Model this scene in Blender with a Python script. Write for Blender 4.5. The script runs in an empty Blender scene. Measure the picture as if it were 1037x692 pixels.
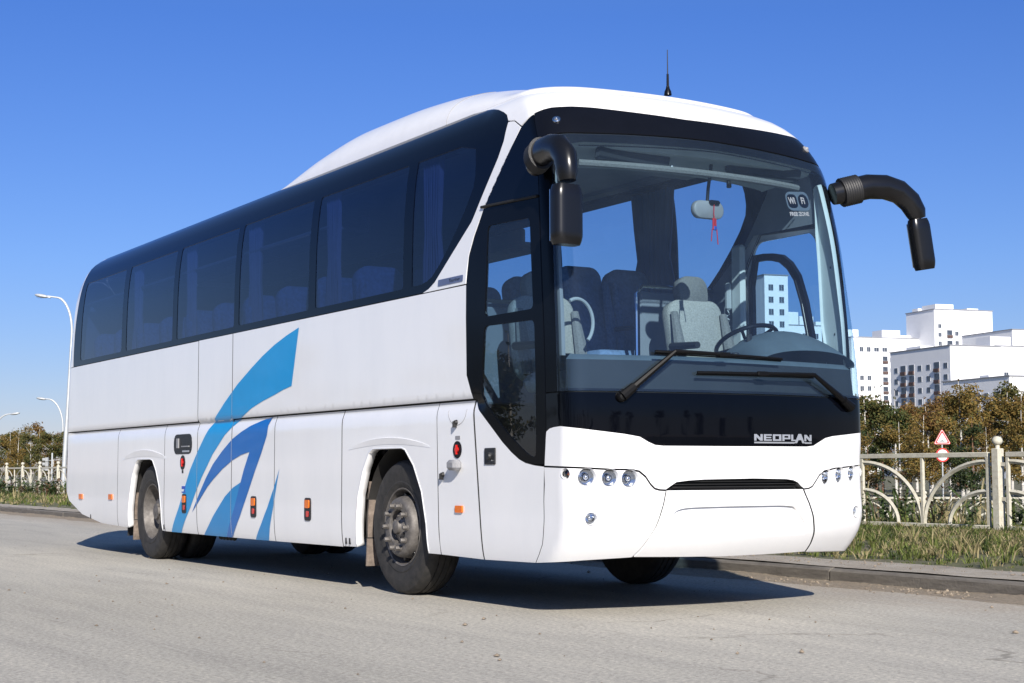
import bpy, math, random
import numpy as np
from mathutils import Vector, Matrix
from mathutils.geometry import delaunay_2d_cdt

scene = bpy.context.scene
col = scene.collection
R = math.radians
rnd = random.Random(7)

# ------------------------------------------------------------------ camera, light, exposure
cd = bpy.data.cameras.new("camera")
cam = bpy.data.objects.new("camera", cd); col.objects.link(cam); scene.camera = cam
YAW, PITCH, ROLL, FPX = 2.60081, 0.08209, -0.0031, 1601.73
d_ = Vector((math.cos(YAW)*math.cos(PITCH), math.sin(YAW)*math.cos(PITCH), math.sin(PITCH)))
r_ = d_.cross(Vector((0, 0, 1))).normalized(); u_ = r_.cross(d_)
r2 = r_*math.cos(ROLL)+u_*math.sin(ROLL); u2 = -r_*math.sin(ROLL)+u_*math.cos(ROLL)
cam.matrix_world = Matrix(((r2.x, u2.x, -d_.x, 8.24227), (r2.y, u2.y, -d_.y, -6.8055), (r2.z, u2.z, -d_.z, .94507), (0, 0, 0, 1)))
cd.sensor_width = 36; cd.lens = FPX/1037*36; cd.clip_start = .1; cd.clip_end = 6000

SUN = Vector((1.7, -.67, 1.0)).normalized()
sun_el = math.asin(SUN.z); sun_az = math.atan2(SUN.x, SUN.y)     # azimuth measured from +Y towards +X
world = bpy.data.worlds.new("World"); scene.world = world; world.use_nodes = True
wn = world.node_tree; bg = wn.nodes["Background"]
sky = wn.nodes.new("ShaderNodeTexSky"); sky.sky_type = 'NISHITA'; sky.sun_disc = False
sky.sun_elevation = sun_el; sky.sun_rotation = sun_az
sky.altitude = 250; sky.air_density = 1.0; sky.dust_density = 0.15; sky.ozone_density = 6.0
gm = wn.nodes.new("ShaderNodeGamma"); gm.inputs[1].default_value = 1.0
hs = wn.nodes.new("ShaderNodeHueSaturation"); hs.inputs["Hue"].default_value = .502; hs.inputs["Saturation"].default_value = 1.0
tcw = wn.nodes.new("ShaderNodeTexCoord"); sxw = wn.nodes.new("ShaderNodeSeparateXYZ"); rw_ = wn.nodes.new("ShaderNodeValToRGB"); mw = wn.nodes.new("ShaderNodeMix"); mw.data_type = 'RGBA'; mw.blend_type = 'MULTIPLY'; mw.inputs[0].default_value = 1
wn.links.new(tcw.outputs["Generated"], sxw.inputs[0]); wn.links.new(sxw.outputs[2], rw_.inputs[0])
for k_, (p_, c_) in enumerate([(0, (.60, .52, .62)), (.05, (.58, .54, .66)), (.13, (.52, .57, .76)), (.28, (.40, .54, .84)), (.55, (.84, .84, .84))]):
    if k_ > 1: rw_.color_ramp.elements.new(.5)
    rw_.color_ramp.elements[k_].position = p_; rw_.color_ramp.elements[k_].color = (*c_, 1)
wn.links.new(sky.outputs[0], hs.inputs["Color"]); wn.links.new(hs.outputs[0], mw.inputs[6]); wn.links.new(rw_.outputs[0], mw.inputs[7]); wn.links.new(mw.outputs[2], bg.inputs[0]); bg.inputs[1].default_value = .10
sl = bpy.data.lights.new("sun", 'SUN'); sl.energy = 4.9; sl.angle = R(.53); sl.color = (1, .94, .86)
sun = bpy.data.objects.new("sun", sl); col.objects.link(sun)
sun.rotation_euler = SUN.to_track_quat('Z', 'Y').to_euler(); sun.location = (20, -10, 30)
scene.view_settings.view_transform = 'Standard'; scene.view_settings.look = 'None'
scene.view_settings.exposure = 0.52; scene.view_settings.gamma = 1
scene.view_settings.use_curve_mapping = False
scene.render.engine = 'CYCLES'
scene.cycles.max_bounces = 10; scene.cycles.transparent_max_bounces = 24
scene.cycles.diffuse_bounces = 3; scene.cycles.glossy_bounces = 4
scene.cycles.use_denoising = True
scene.cycles.sample_clamp_indirect = 6

# ------------------------------------------------------------------ materials
def new_mat(name):
    m = bpy.data.materials.new(name); m.use_nodes = True
    return m, m.node_tree, m.node_tree.nodes["Principled BSDF"]
def nz(t, scale, detail=4, rough=.6, coord='Object', vec=None, stretch=None):
    tc = t.nodes.new("ShaderNodeTexCoord"); n = t.nodes.new("ShaderNodeTexNoise")
    n.inputs["Scale"].default_value = scale; n.inputs["Detail"].default_value = detail; n.inputs["Roughness"].default_value = rough
    src = tc.outputs[coord]
    if stretch:
        mp = t.nodes.new("ShaderNodeMapping"); mp.inputs["Scale"].default_value = stretch
        t.links.new(src, mp.inputs[0]); src = mp.outputs[0]
    t.links.new(src, n.inputs["Vector"]); return n.outputs["Fac"]
def ramp(t, fac, stops):
    r = t.nodes.new("ShaderNodeValToRGB"); e = r.color_ramp.elements
    while len(e) < len(stops): e.new(.5)
    for k, (p, c) in enumerate(stops):
        e[k].position = p; e[k].color = (*c, 1) if len(c) == 3 else c
    t.links.new(fac, r.inputs[0]); return r.outputs[0]
def bump(t, b, h, strength, dist=.01):
    n = t.nodes.new("ShaderNodeBump"); n.inputs["Strength"].default_value = strength; n.inputs["Distance"].default_value = dist
    t.links.new(h, n.inputs["Height"]); t.links.new(n.outputs[0], b.inputs["Normal"])
def simple(name, colr, rough=.5, metal=0., coat=0., spec=.5, var=.12, vs=6., bmp=0, bs=60.):
    m, t, b = new_mat(name)
    f = nz(t, vs); c2 = tuple(min(1, c*(1+var)) for c in colr); c1 = tuple(c*(1-var) for c in colr)
    t.links.new(ramp(t, f, [(.3, c1), (.7, c2)]), b.inputs["Base Color"])
    b.inputs["Roughness"].default_value = rough; b.inputs["Metallic"].default_value = metal
    b.inputs["Coat Weight"].default_value = coat; b.inputs["Coat Roughness"].default_value = .04
    b.inputs["Specular IOR Level"].default_value = spec
    if bmp: bump(t, b, nz(t, bs, 3), bmp)
    return m
def glass(name, tint, refl=.05, dust_haze=.02, dust_haze_col=(.5, .55, .6)):
    m = bpy.data.materials.new(name); m.use_nodes = True; t = m.node_tree; t.nodes.clear(); L = t.links.new
    out = t.nodes.new("ShaderNodeOutputMaterial")
    tr = t.nodes.new("ShaderNodeBsdfTransparent"); tr.inputs[0].default_value = (*tint, 1)
    gl = t.nodes.new("ShaderNodeBsdfGlossy"); gl.inputs["Roughness"].default_value = .0; gl.inputs[0].default_value = (1, 1, 1, 1)
    df = t.nodes.new("ShaderNodeBsdfDiffuse"); df.inputs[0].default_value = (*dust_haze_col, 1)  # thin dusty veil with sky haze and reflection put in as diffuse colour
    g = t.nodes.new("ShaderNodeNewGeometry"); dt = t.nodes.new("ShaderNodeVectorMath"); dt.operation = 'DOT_PRODUCT'
    L(g.outputs["Normal"], dt.inputs[0]); L(g.outputs["Incoming"], dt.inputs[1])
    def mth(op, a, b=None):
        n = t.nodes.new("ShaderNodeMath"); n.operation = op
        for k, v in ((0, a), (1, b)):
            if v is None: continue
            if isinstance(v, (int, float)): n.inputs[k].default_value = v
            else: L(v, n.inputs[k])
        return n.outputs[0]
    c = mth('ABSOLUTE', dt.outputs["Value"]); q = mth('POWER', mth('SUBTRACT', 1.0, c), 5.0)
    fr = mth('ADD', mth('MULTIPLY', q, 1-refl), refl)
    m1 = t.nodes.new("ShaderNodeMixShader"); L(tr.outputs[0], m1.inputs[1]); L(df.outputs[0], m1.inputs[2])
    dn = mth('MULTIPLY', nz(t, 1.7, 5, .65), dust_haze*2); L(dn, m1.inputs[0])
    m2 = t.nodes.new("ShaderNodeMixShader"); L(fr, m2.inputs[0]); L(m1.outputs[0], m2.inputs[1]); L(gl.outputs[0], m2.inputs[2])
    L(m2.outputs[0], out.inputs[0]); return m

def white_paint():
    m, t, b = new_mat("white_paint"); L = t.links.new
    f = nz(t, 2.2, 6, .7, stretch=(1, 1, .35))
    L(ramp(t, f, [(.25, (.765, .77, .78)), (.6, (.815, .815, .82))]), b.inputs["Base Color"])
    b.inputs["Roughness"].default_value = .38; b.inputs["Coat Weight"].default_value = .8; b.inputs["Coat Roughness"].default_value = .06
    bump(t, b, nz(t, .9, 1, .4), .10, .02)
    return m
M = {}
M['white'] = white_paint()
M['roof_white'] = simple("roof_white", (.80, .80, .81), .35, coat=.5, var=.03)
M['gloss_black'] = simple("gloss_black", (.0015, .002, .004), .04, coat=0, spec=.17, var=.1)
M['satin_black'] = simple("satin_black", (.004, .0045, .007), .26, coat=.0, spec=.24, var=.1)
M['mirror_black'] = simple("mirror_black", (.006, .006, .007), .26, spec=.5, var=.1)
M['wiper_black'] = simple("wiper_black", (.003, .003, .0035), .5, spec=.2)
M['black_plastic'] = simple("black_plastic", (.014, .014, .015), .5, bmp=.15, bs=300)
M['rubber'] = simple("rubber_seal_shade", (.008, .008, .008), .7)  # also colours panel edges and gap strips as shade
M['dark'] = simple("underbody_dark", (.02, .019, .018), .85, bmp=.3, bs=20)
M['windscreen_glass'] = glass("windscreen_glass", (.66, .79, .86), .045, .019, (.35, .47, .66))
M['tint_shade_glass'] = glass("side_tint_shade_glass", (.13, .19, .34), .040, .014, (.10, .15, .48))  # side glass darkened on the near side to stand in for the dim cabin
M['far_glass'] = glass("far_side_glass", (.56, .66, .74), .042, .01)
M['door_black'] = simple("door_frame_black", (.003, .0035, .005), .12, spec=.10, var=.1)
M['door_glass'] = glass("door_glass", (.46, .62, .74), .045, .012)
M['lens_glass'] = glass("lamp_lens_glass", (.92, .94, .96), .06, .0)
M['chrome'] = simple("chrome", (.75, .76, .78), .12, metal=1, var=.03)
M['silver'] = simple("silver_badge", (.52, .54, .58), .3, metal=.6, var=.05)
M['blue_light'] = simple("livery_light_blue", (.0, .27, .60), .4, coat=.25, var=.03)
M['blue_deep'] = simple("livery_deep_blue", (.0, .125, .44), .4, coat=.25, var=.03)
M['blue_mid'] = simple("livery_mid_blue", (.0, .215, .52), .4, coat=.25, var=.03)
M['amber'] = simple("amber_reflector", (.75, .16, .01), .2, coat=.6, var=.1, vs=90)
M['red'] = simple("red_lens", (.55, .015, .012), .2, coat=.6)
M['grey_plastic'] = simple("grey_plastic", (.25, .25, .26), .5)
M['tag_white'] = simple("tag_white", (.7, .7, .72), .5)
M['tag_blue'] = simple("tag_blue", (.03, .08, .4), .5)
M['seat_blue'] = simple("seat_blue_plush", (.13, .21, .36), .85, var=.25, vs=30, bmp=.3, bs=120)
M['seat_grey'] = simple("seat_grey_weave", (.33, .325, .30), .9, var=.25, vs=90, bmp=.4, bs=160)
M['seat_grey_dark'] = simple("seat_dark_weave", (.17, .17, .165), .9, var=.25, vs=90, bmp=.4, bs=160)
M['curtain'] = simple("curtain_blue", (.05, .09, .19), .9, var=.1)
M['curtain_light'] = simple("curtain_pale", (.22, .24, .34), .9, var=.1)
M['liner'] = simple("interior_liner", (.20, .22, .25), .8, var=.06)
M['headliner'] = simple("headliner", (.33, .36, .38), .8, var=.06)
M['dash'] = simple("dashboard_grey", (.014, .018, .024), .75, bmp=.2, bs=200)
M['dash_top_lit'] = simple("dashboard_top_lit", (.085, .115, .14), .75, bmp=.2, bs=200)  # lighter, bluer top: sunlight and glass tint put into its colour
M['trim_pale'] = simple("pale_trim", (.55, .60, .60), .6, var=.05)
def rubber_tyre():
    m, t, b = new_mat("tyre_rubber"); f = nz(t, 14, 6, .7)
    t.links.new(ramp(t, f, [(.35, (.013, .013, .013)), (.75, (.042, .038, .035))]), b.inputs["Base Color"])
    b.inputs["Roughness"].default_value = .75; bump(t, b, nz(t, 70, 3), .25, .004); return m
M['tyre'] = rubber_tyre()
def dusty_steel():
    m, t, b = new_mat("dusty_wheel_steel"); f = nz(t, 18, 6, .7)
    t.links.new(ramp(t, f, [(.3, (.085, .078, .072)), (.55, (.15, .138, .128)), (.8, (.25, .235, .22))]), b.inputs["Base Color"])
    b.inputs["Roughness"].default_value = .6; b.inputs["Metallic"].default_value = .35; bump(t, b, nz(t, 50, 4), .3, .004); return m
M['rim'] = dusty_steel()
M['mudflap'] = simple("dusty_mudguard", (.17, .135, .11), .9, var=.5, vs=12, bmp=.6, bs=40)

# ------------------------------------------------------------------ object helpers
def link(o, parent=None):
    col.objects.link(o)
    if parent is not None: o.parent = parent
    return o
def tag(o, label=None, cat=None, group=None, kind=None):
    if label: o['label'] = label
    if cat: o['category'] = cat
    if group: o['group'] = group
    if kind: o['kind'] = kind
    return o
def empty(name, loc=(0, 0, 0), rz=0, parent=None):
    o = bpy.data.objects.new(name, None); o.location = loc; o.rotation_euler = (0, 0, rz); o.empty_display_size = .3
    return link(o, parent)
def copy_tree(o, parent=None):
    c = o.copy(); col.objects.link(c)
    if parent is not None: c.parent = parent
    for ch in list(o.children): copy_tree(ch, c)
    return c
def mesh_obj(name, V, F, mats, parent=None, fm=None, angle=35, normals=None, smooth=True):
    me = bpy.data.meshes.new(name); me.from_pydata([tuple(v) for v in V], [], F)
    for m in (mats if isinstance(mats, (list, tuple)) else [mats]): me.materials.append(M[m] if isinstance(m, str) else m)
    if fm is not None: me.polygons.foreach_set('material_index', fm)
    me.update()
    if smooth:
        me.polygons.foreach_set('use_smooth', [True]*len(me.polygons))
        if normals is not None: me.normals_split_custom_set_from_vertices([tuple(n) for n in normals])
        else: me.set_sharp_from_angle(angle=R(angle))
    o = bpy.data.objects.new(name, me)
    return link(o, parent)

class MB:
    """collects boxes, tubes, lathes and prisms for ONE mesh object"""
    def __init__(s): s.V = []; s.F = []; s.fm = []; s.m = 0; s.X = Matrix.Identity(4)
    def add(s, vs, fs):
        o = len(s.V); s.V += [tuple(s.X @ Vector(v)) for v in vs]; s.F += [[i+o for i in f] for f in fs]; s.fm += [s.m]*len(fs); return s
    def box(s, c, sz, rz=0, rx=0, ry=0, ch=0.0, taper=1.0):
        mt = Matrix.Translation(c) @ Matrix.Rotation(rz, 4, 'Z') @ Matrix.Rotation(ry, 4, 'Y') @ Matrix.Rotation(rx, 4, 'X')
        hx, hy, hz = [q/2 for q in sz]; ch = min(ch, .45*min(sz))
        if ch <= 0:
            vs = [(x, y, z) for z in (-hz, hz) for x, y in ((-hx, -hy), (hx, -hy), (hx, hy), (-hx, hy))]
            vs = [(x*(taper if z > 0 else 1), y*(taper if z > 0 else 1), z) for x, y, z in vs]
            fs = [[3, 2, 1, 0], [4, 5, 6, 7], [0, 1, 5, 4], [1, 2, 6, 5], [2, 3, 7, 6], [3, 0, 4, 7]]
        else:
            def ring(z, k):
                x, y = hx-k, hy-k; c_ = ch if k == 0 else ch*.6
                return [(-x+c_, -y, z), (x-c_, -y, z), (x, -y+c_, z), (x, y-c_, z), (x-c_, y, z), (-x+c_, y, z), (-x, y-c_, z), (-x, -y+c_, z)]
            rs = [ring(-hz, ch*.8), ring(-hz+ch, 0), ring(hz-ch, 0), ring(hz, ch*.8)]
            vs = [v for r in rs for v in r]; fs = [list(range(7, -1, -1)), [24+i for i in range(8)]]
            for k in range(3):
                for i in range(8): j = (i+1) % 8; fs.append([k*8+i, k*8+j, k*8+8+j, k*8+8+i])
        return s.add([tuple(mt @ Vector(v)) for v in vs], fs)
    def tube(s, pts, rad, n=8, caps=True, sq=None):
        pts = [Vector(p) for p in pts]; rad = rad if isinstance(rad, (list, tuple)) else [rad]*len(pts)
        vs = []; fs = []; up = None
        for i, p in enumerate(pts):
            t = (pts[min(i+1, len(pts)-1)]-pts[max(i-1, 0)]).normalized()
            if up is None: up = (Vector((0, 0, 1)) if abs(t.z) < .9 else Vector((1, 0, 0)))
            a = (up-t*up.dot(t)).normalized(); up = a; b = t.cross(a)
            ka, kb = sq if sq else (1, 1)
            for k in range(n):
                w = 2*math.pi*k/n; vs.append(tuple(p+(a*math.cos(w)*ka+b*math.sin(w)*kb)*rad[i]))
        for i in range(len(pts)-1):
            for k in range(n): j = (k+1) % n; fs.append([i*n+k, i*n+j, (i+1)*n+j, (i+1)*n+k])
        if caps: fs.append(list(range(n-1, -1, -1))); fs.append([(len(pts)-1)*n+k for k in range(n)])
        return s.add(vs, fs)
    def lathe(s, prof, org, axis, n=32, close=False):
        """prof = [(radius, along axis)]"""
        ax = Vector(axis).normalized(); a = ax.orthogonal().normalized(); b = ax.cross(a); org = Vector(org); vs = []; fs = []
        for r, h in prof:
            for k in range(n):
                w = 2*math.pi*k/n; vs.append(tuple(org+ax*h+(a*math.cos(w)+b*math.sin(w))*max(r, 1e-5)))
        for i in range(len(prof)-1):
            for k in range(n): j = (k+1) % n; fs.append([i*n+k, i*n+j, (i+1)*n+j, (i+1)*n+k])
        return s.add(vs, fs)
    def prism(s, poly, fn, d0, d1):
        """poly in 2D, fn(u,v,d) -> 3D"""
        n = len(poly); vs = [tuple(fn(u, v, d0)) for u, v in poly]+[tuple(fn(u, v, d1)) for u, v in poly]
        fs = [list(range(n-1, -1, -1)), [n+i for i in range(n)]]+[[i, (i+1) % n, n+(i+1) % n, n+i] for i in range(n)]
        return s.add(vs, fs)
    def sphere(s, c, r, n=12, m=8, sc=(1, 1, 1)):
        vs = []; fs = []
        for i in range(m+1):
            th = math.pi*i/m
            for k in range(n):
                w = 2*math.pi*k/n; vs.append((c[0]+r*sc[0]*math.sin(th)*math.cos(w), c[1]+r*sc[1]*math.sin(th)*math.sin(w), c[2]-r*sc[2]*math.cos(th)))
        for i in range(m):
            for k in range(n): j = (k+1) % n; fs.append([i*n+k, i*n+j, (i+1)*n+j, (i+1)*n+k])
        return s.add(vs, fs)
    def build(s, name, mats, parent=None, angle=35):
        return mesh_obj(name, s.V, s.F, mats, parent, s.fm, angle)

# ------------------------------------------------------------------ the coach's outer skin as a function of (s, height)
def pchip(xs,ys):
    xs=np.array(xs,float);ys=np.array(ys,float);h=np.diff(xs);dl=np.diff(ys)/h
    m=np.zeros(len(xs));m[0]=dl[0];m[-1]=dl[-1]
    for i in range(1,len(xs)-1):
        if dl[i-1]*dl[i]>0:
            w1=2*h[i]+h[i-1];w2=h[i]+2*h[i-1];m[i]=(w1+w2)/(w1/dl[i-1]+w2/dl[i])
    def f(x):
        x=np.clip(x,xs[0],xs[-1]);i=np.clip(np.searchsorted(xs,x)-1,0,len(xs)-2);t=(x-xs[i])/h[i]
        return ((1+2*t)*(1-t)**2*ys[i]+t*(1-t)**2*h[i]*m[i]+t*t*(3-2*t)*ys[i+1]+t*t*(t-1)*h[i]*m[i+1])
    return f
W_=pchip([.28,.35,.45,.6,.8,2.3,2.8,3.1,3.3,3.45,3.55,3.62],[1.235,1.258,1.27,1.275,1.275,1.275,1.268,1.25,1.222,1.175,1.115,1.03])
F_=pchip([.28,.35,.42,.55,.65,.8,1.0,1.15,1.3,1.6,1.9,2.3,2.6,2.9,3.1,3.34,3.45,3.54,3.62],
         [-.30,-.235,-.170,-.085,-.06,-.07,-.072,-.06,-.06,-.075,-.105,-.165,-.215,-.285,-.335,-.44,-.52,-.63,-.80])
B_=pchip([.3,1.3,2.3,3.1,3.62],[.12,.12,.12,.12,.17])
R_=pchip([.3,.6,1.2,2.3,3.1,3.62],[.17,.12,.12,.15,.18,.34])
E_=pchip([.28,.8,2.3,2.9,3.3,3.5,3.62],[-12.0,-12.1,-12.04,-11.95,-11.80,-11.66,-11.45])
V0,V1,DV=.28,3.62,.01
DS=.02;S0,S1=-13.2,1.0
def _contour(v):
    w,F,b,R,E=W_(v),F_(v),B_(v),R_(v),E_(v)
    y=np.linspace(0,w-R,40);pts=[np.stack([F-b*y*y,-y],1)]
    y0=w-R;P0=np.array([F-b*y0*y0,-y0]);t0=np.array([-2*b*y0,-1.]);t0/=np.linalg.norm(t0)
    P3=np.array([P0[0]-R*1.15,-w]);P1=P0+t0*R*.58;P2=P3+np.array([R*.62,0])
    t=np.linspace(0,1,40)[1:,None];pts.append((1-t)**3*P0+3*(1-t)**2*t*P1+3*(1-t)*t*t*P2+t**3*P3)
    front=np.concatenate(pts+[np.array([[-1.5,-w]])])
    Rr=.13
    a=np.linspace(0,np.pi/2,20)
    rear=np.concatenate([[[-10.8,-w]],np.stack([E+Rr-Rr*np.sin(a),-w+Rr-Rr*np.cos(a)],1),[[E-.03,-.5],[E-.04,0]]])
    return w,front,rear
def _resample(p,n):
    l=np.concatenate([[0],np.cumsum(np.linalg.norm(np.diff(p,axis=0),axis=1))]);q=np.linspace(0,l[-1],n)
    return np.stack([np.interp(q,l,p[:,0]),np.interp(q,l,p[:,1])],1)
NV=int(round((V1-V0)/DV))+1;NS=int(round((S1-S0)/DS))+1
SS=S0+DS*np.arange(NS)
T=np.zeros((NV,NS,2))
for i in range(NV):
    v=V0+DV*i;w,fr,re=_contour(v)
    m=(SS>=-10.8)&(SS<=-1.5);T[i,m,0]=SS[m];T[i,m,1]=-w
    a=SS>-1.5;q=_resample(fr[::-1],1001);T[i,a]=np.stack([np.interp((SS[a]+1.5)/2.5,np.linspace(0,1,1001),q[:,k]) for k in (0,1)],1)
    a=SS<-10.8;q=_resample(re[::-1],1001);T[i,a]=np.stack([np.interp((SS[a]+13.2)/2.4,np.linspace(0,1,1001),q[:,k]) for k in (0,1)],1)
def P(s,v):
    """surface point of the coach skin; s runs along the outline (nose centre at 1), v is the height"""
    s=np.asarray(s,float);v=np.asarray(v,float);far=s>1;s=np.where(far,2-s,s)
    a=np.clip((s-S0)/DS,0,NS-1.001);b=np.clip((v-V0)/DV,0,NV-1.001);i=a.astype(int);j=b.astype(int);a=(a-i)[...,None];b=(b-j)[...,None]
    q=(T[j,i]*(1-a)+T[j,i+1]*a)*(1-b)+(T[j+1,i]*(1-a)+T[j+1,i+1]*a)*b
    x,y=q[...,0],q[...,1]
    dl=np.interp(v,[1.30,1.37,1.452,1.456,1.458,1.50],[0,.002,.03,.03,.006,0])*np.clip((-1.3-s)/.2,0,1)*np.clip((s+11.95)/.3,0,1)
    y=y+dl*(s<-1)
    return np.stack([x,np.where(far,-y,y),np.broadcast_to(v,x.shape)],-1)
def N(s,v,e=.02):
    s=np.asarray(s,float);v=np.asarray(v,float)
    a=P(np.clip(s+e,-13.2,15.2),v)-P(np.clip(s-e,-13.2,15.2),v);c=P(s,np.minimum(v+e,V1))-P(s,np.maximum(v-e,V0))
    n=np.cross(a,c);return n/np.linalg.norm(n,axis=-1,keepdims=True)

def P1(s, v, d=0.0):
    p = P(s, v)
    if d: p = p + N(s, v)*d
    return p
HC = pchip([-12, -5.66, -5.50, -5.25, -4.95, -4.2, -3.5, -2.7, -2, -1.4, -.5], [.02, .02, .14, .26, .35, .44, .435, .39, .28, .14, .075])
def cap(s, t):
    c = P(s, np.full_like(s, V1)); sx = np.clip(c[..., 0], -11, -2.0)
    x = c[..., 0]*(1-t)+sx*t; y = c[..., 1]*(1-t)
    return np.stack([x, y, V1+HC(x)*(1-(1-t)**3.0)**.5], -1)

def in_poly(pts, poly):
    x, y = pts[:, 0], pts[:, 1]; c = np.zeros(len(pts), bool); n = len(poly)
    for i in range(n):
        x1, y1 = poly[i]; x2, y2 = poly[(i+1) % n]
        if y1 == y2: continue
        k = (y1 > y) != (y2 > y); c ^= k & (x < (x2-x1)*(y-y1)/(y2-y1)+x1)
    return c
def dens(poly, step):
    out = []
    for i in range(len(poly)):
        a, b = np.array(poly[i], float), np.array(poly[(i+1) % len(poly)], float); n = max(1, int(np.ceil(np.linalg.norm(b-a)/step)))
        out += [tuple(a+(b-a)*k/n) for k in range(n)]
    return out
def smooth_poly(poly, it=2, keep=()):
    """Chaikin corner cutting of a closed polygon; indices in keep stay sharp"""
    P_ = [(p, i in keep) for i, p in enumerate(poly)]
    for _ in range(it):
        q = []
        for i in range(len(P_)):
            (a, ka), (b, kb) = P_[i], P_[(i+1) % len(P_)]
            if ka: q.append((a, True))
            if not ka: q.append(((a[0]*.75+b[0]*.25, a[1]*.75+b[1]*.25), False))
            if not kb: q.append(((a[0]*.25+b[0]*.75, a[1]*.25+b[1]*.75), False))
        P_ = q
    return [p for p, _ in P_]
def fillet(poly, r, n=5, skip=()):
    out = []; m = len(poly)
    for i in range(m):
        p = np.array(poly[i], float)
        if i in skip: out.append(tuple(p)); continue
        a = np.array(poly[i-1], float)-p; b = np.array(poly[(i+1) % m], float)-p; la, lb = np.linalg.norm(a), np.linalg.norm(b); k = min(r, .45*la, .45*lb)
        A, B = p+a/la*k, p+b/lb*k
        for j in range(n+1): t = j/n; out.append(tuple((1-t)**2*A+2*t*(1-t)*p+t*t*B))
    return out
def mirror(poly): return [(2-s, v) for s, v in poly][::-1]
def clipbox(poly, s0, s1, v0, v1):
    for ax, lim, sg in ((0, s0, 1), (0, s1, -1), (1, v0, 1), (1, v1, -1)):
        out = []
        for i in range(len(poly)):
            a, b = poly[i], poly[(i+1) % len(poly)]; ia, ib = sg*(a[ax]-lim) >= 0, sg*(b[ax]-lim) >= 0
            if ia: out.append(a)
            if ia != ib:
                t = (lim-a[ax])/(b[ax]-a[ax]); out.append((a[0]+(b[0]-a[0])*t, a[1]+(b[1]-a[1])*t))
        poly = out
        if not poly: return []
    return poly
def skin_mesh(poly, holes=(), step=.08, bstep=.03, depth=.02, off=0.0, dep=None, holedepth=None):
    poly = dens(poly, bstep); hs = [dens(h, bstep) for h in holes]
    A = np.array(poly); x0, y0 = A.min(0); x1, y1 = A.max(0)
    gx, gy = np.meshgrid(np.arange(x0+step*.5, x1, step), np.arange(y0+step*.5, y1, step)); G_ = np.stack([gx.ravel(), gy.ravel()], 1)
    ex = [np.stack([np.arange(x0+step*.25, x1, min(step, .08)), np.full(len(np.arange(x0+step*.25, x1, min(step, .08))), zz)], 1) for zz in ((1.30, 1.37, 1.41, 1.448, 1.4555, 1.4590, 1.50) if y0 < 1.4 and y1 > 1.48 else (1.30, 1.37, 1.41, 1.50)) if y0 < zz < y1 and (x0 < -1.5 or x1 > 3.5)]
    if ex: G_ = np.concatenate([G_[np.min(np.abs(G_[:, 1:2]-np.array([[1.30, 1.37, 1.41, 1.4555, 1.50]])), axis=1) > .012]]+ex)
    k = in_poly(G_, poly)
    for h in hs: k &= ~in_poly(G_, h)
    G_ = G_[k]; allb = np.array(poly+[q for h in hs for q in h])
    if len(G_):
        dm = np.array([np.min(((allb-g)**2).sum(1)) for g in G_]); G_ = G_[dm > np.where(np.min(np.abs(G_[:, 1:2]-np.array([[1.30, 1.37, 1.41, 1.448, 1.4555, 1.4590, 1.50]])), axis=1) < 1e-6, .006 if not (y0 < 1.4 and y1 > 1.48) else .0015, .35*min(step, bstep*1.6))**2]
    co = [Vector(p) for p in poly]; ed = [(i, (i+1) % len(poly)) for i in range(len(poly))]
    for h in hs:
        o = len(co); co += [Vector(p) for p in h]; ed += [(o+i, o+(i+1) % len(h)) for i in range(len(h))]
    co += [Vector(g) for g in G_.tolist()]
    vc, _, fc, *_ = delaunay_2d_cdt(co, ed, [], 0, 1e-6)
    V2 = np.array([tuple(v) for v in vc]); F2 = np.array([list(f) for f in fc if len(f) == 3])
    c = V2[F2].mean(1); ok = in_poly(c, poly)
    for h in hs: ok &= ~in_poly(c, h)
    F2 = F2[ok]
    a_ = V2[F2]; ar = (a_[:, 1, 0]-a_[:, 0, 0])*(a_[:, 2, 1]-a_[:, 0, 1])-(a_[:, 1, 1]-a_[:, 0, 1])*(a_[:, 2, 0]-a_[:, 0, 0])
    F2[ar < 0] = F2[ar < 0][:, ::-1]; F2 = F2[np.abs(ar) > 1e-9]
    use = np.unique(F2); mp = -np.ones(len(V2), int); mp[use] = np.arange(len(use)); V2 = V2[use]; F2 = mp[F2]
    s, v = V2[:, 0], V2[:, 1]; p = P(s, v); n = N(s, v); o = np.full(len(s), off)
    if dep is not None: o = o-dep(s, v)
    p = p+n*o[:, None]
    if dep is not None:      # normals of the displaced sheet
        e = .01
        def q(s_, v_): return P(s_, v_)-N(s_, v_)*dep(s_, v_)[:, None]
        nn = np.cross(q(s+e, v)-q(s-e, v), q(s, v+e)-q(s, v-e)); n2 = nn/np.linalg.norm(nn, axis=1)[:, None]; nrm = n2
    else: nrm = n
    V = p.tolist(); Nn = nrm.tolist(); F = F2.tolist()
    if depth:
        cnt = {}
        for f in F:
            for i in range(3):
                a, b = f[i], f[(i+1) % 3]; cnt[(a, b)] = 1
        be = [(a, b) for (a, b) in cnt if (b, a) not in cnt]
        for a, b in be:
            pa, pb = p[a], p[b]; t = pb-pa; on = np.cross(t, n[a]); on = on/(np.linalg.norm(on)+1e-9); k = len(V)
            V += [pa.tolist(), pb.tolist(), (pb-n[b]*depth).tolist(), (pa-n[a]*depth).tolist()]
            rn = on; Nn += [((on+n[a])/1.414).tolist(), ((on+n[b])/1.414).tolist(), rn.tolist(), rn.tolist()]
            F.append([k, k+3, k+2, k+1])
    return V, F, Nn
def panel(name, poly, mat, parent, rim=None, **kw):  # rim colours the painted edge returns dark, as shade inside the gaps
    V, F, Nn = skin_mesh(poly, **kw)
    if rim: return mesh_obj(name, V, F, [mat, rim], parent, normals=Nn, fm=[1 if len(f) == 4 else 0 for f in F])
    return mesh_obj(name, V, F, mat, parent, normals=Nn)
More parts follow.
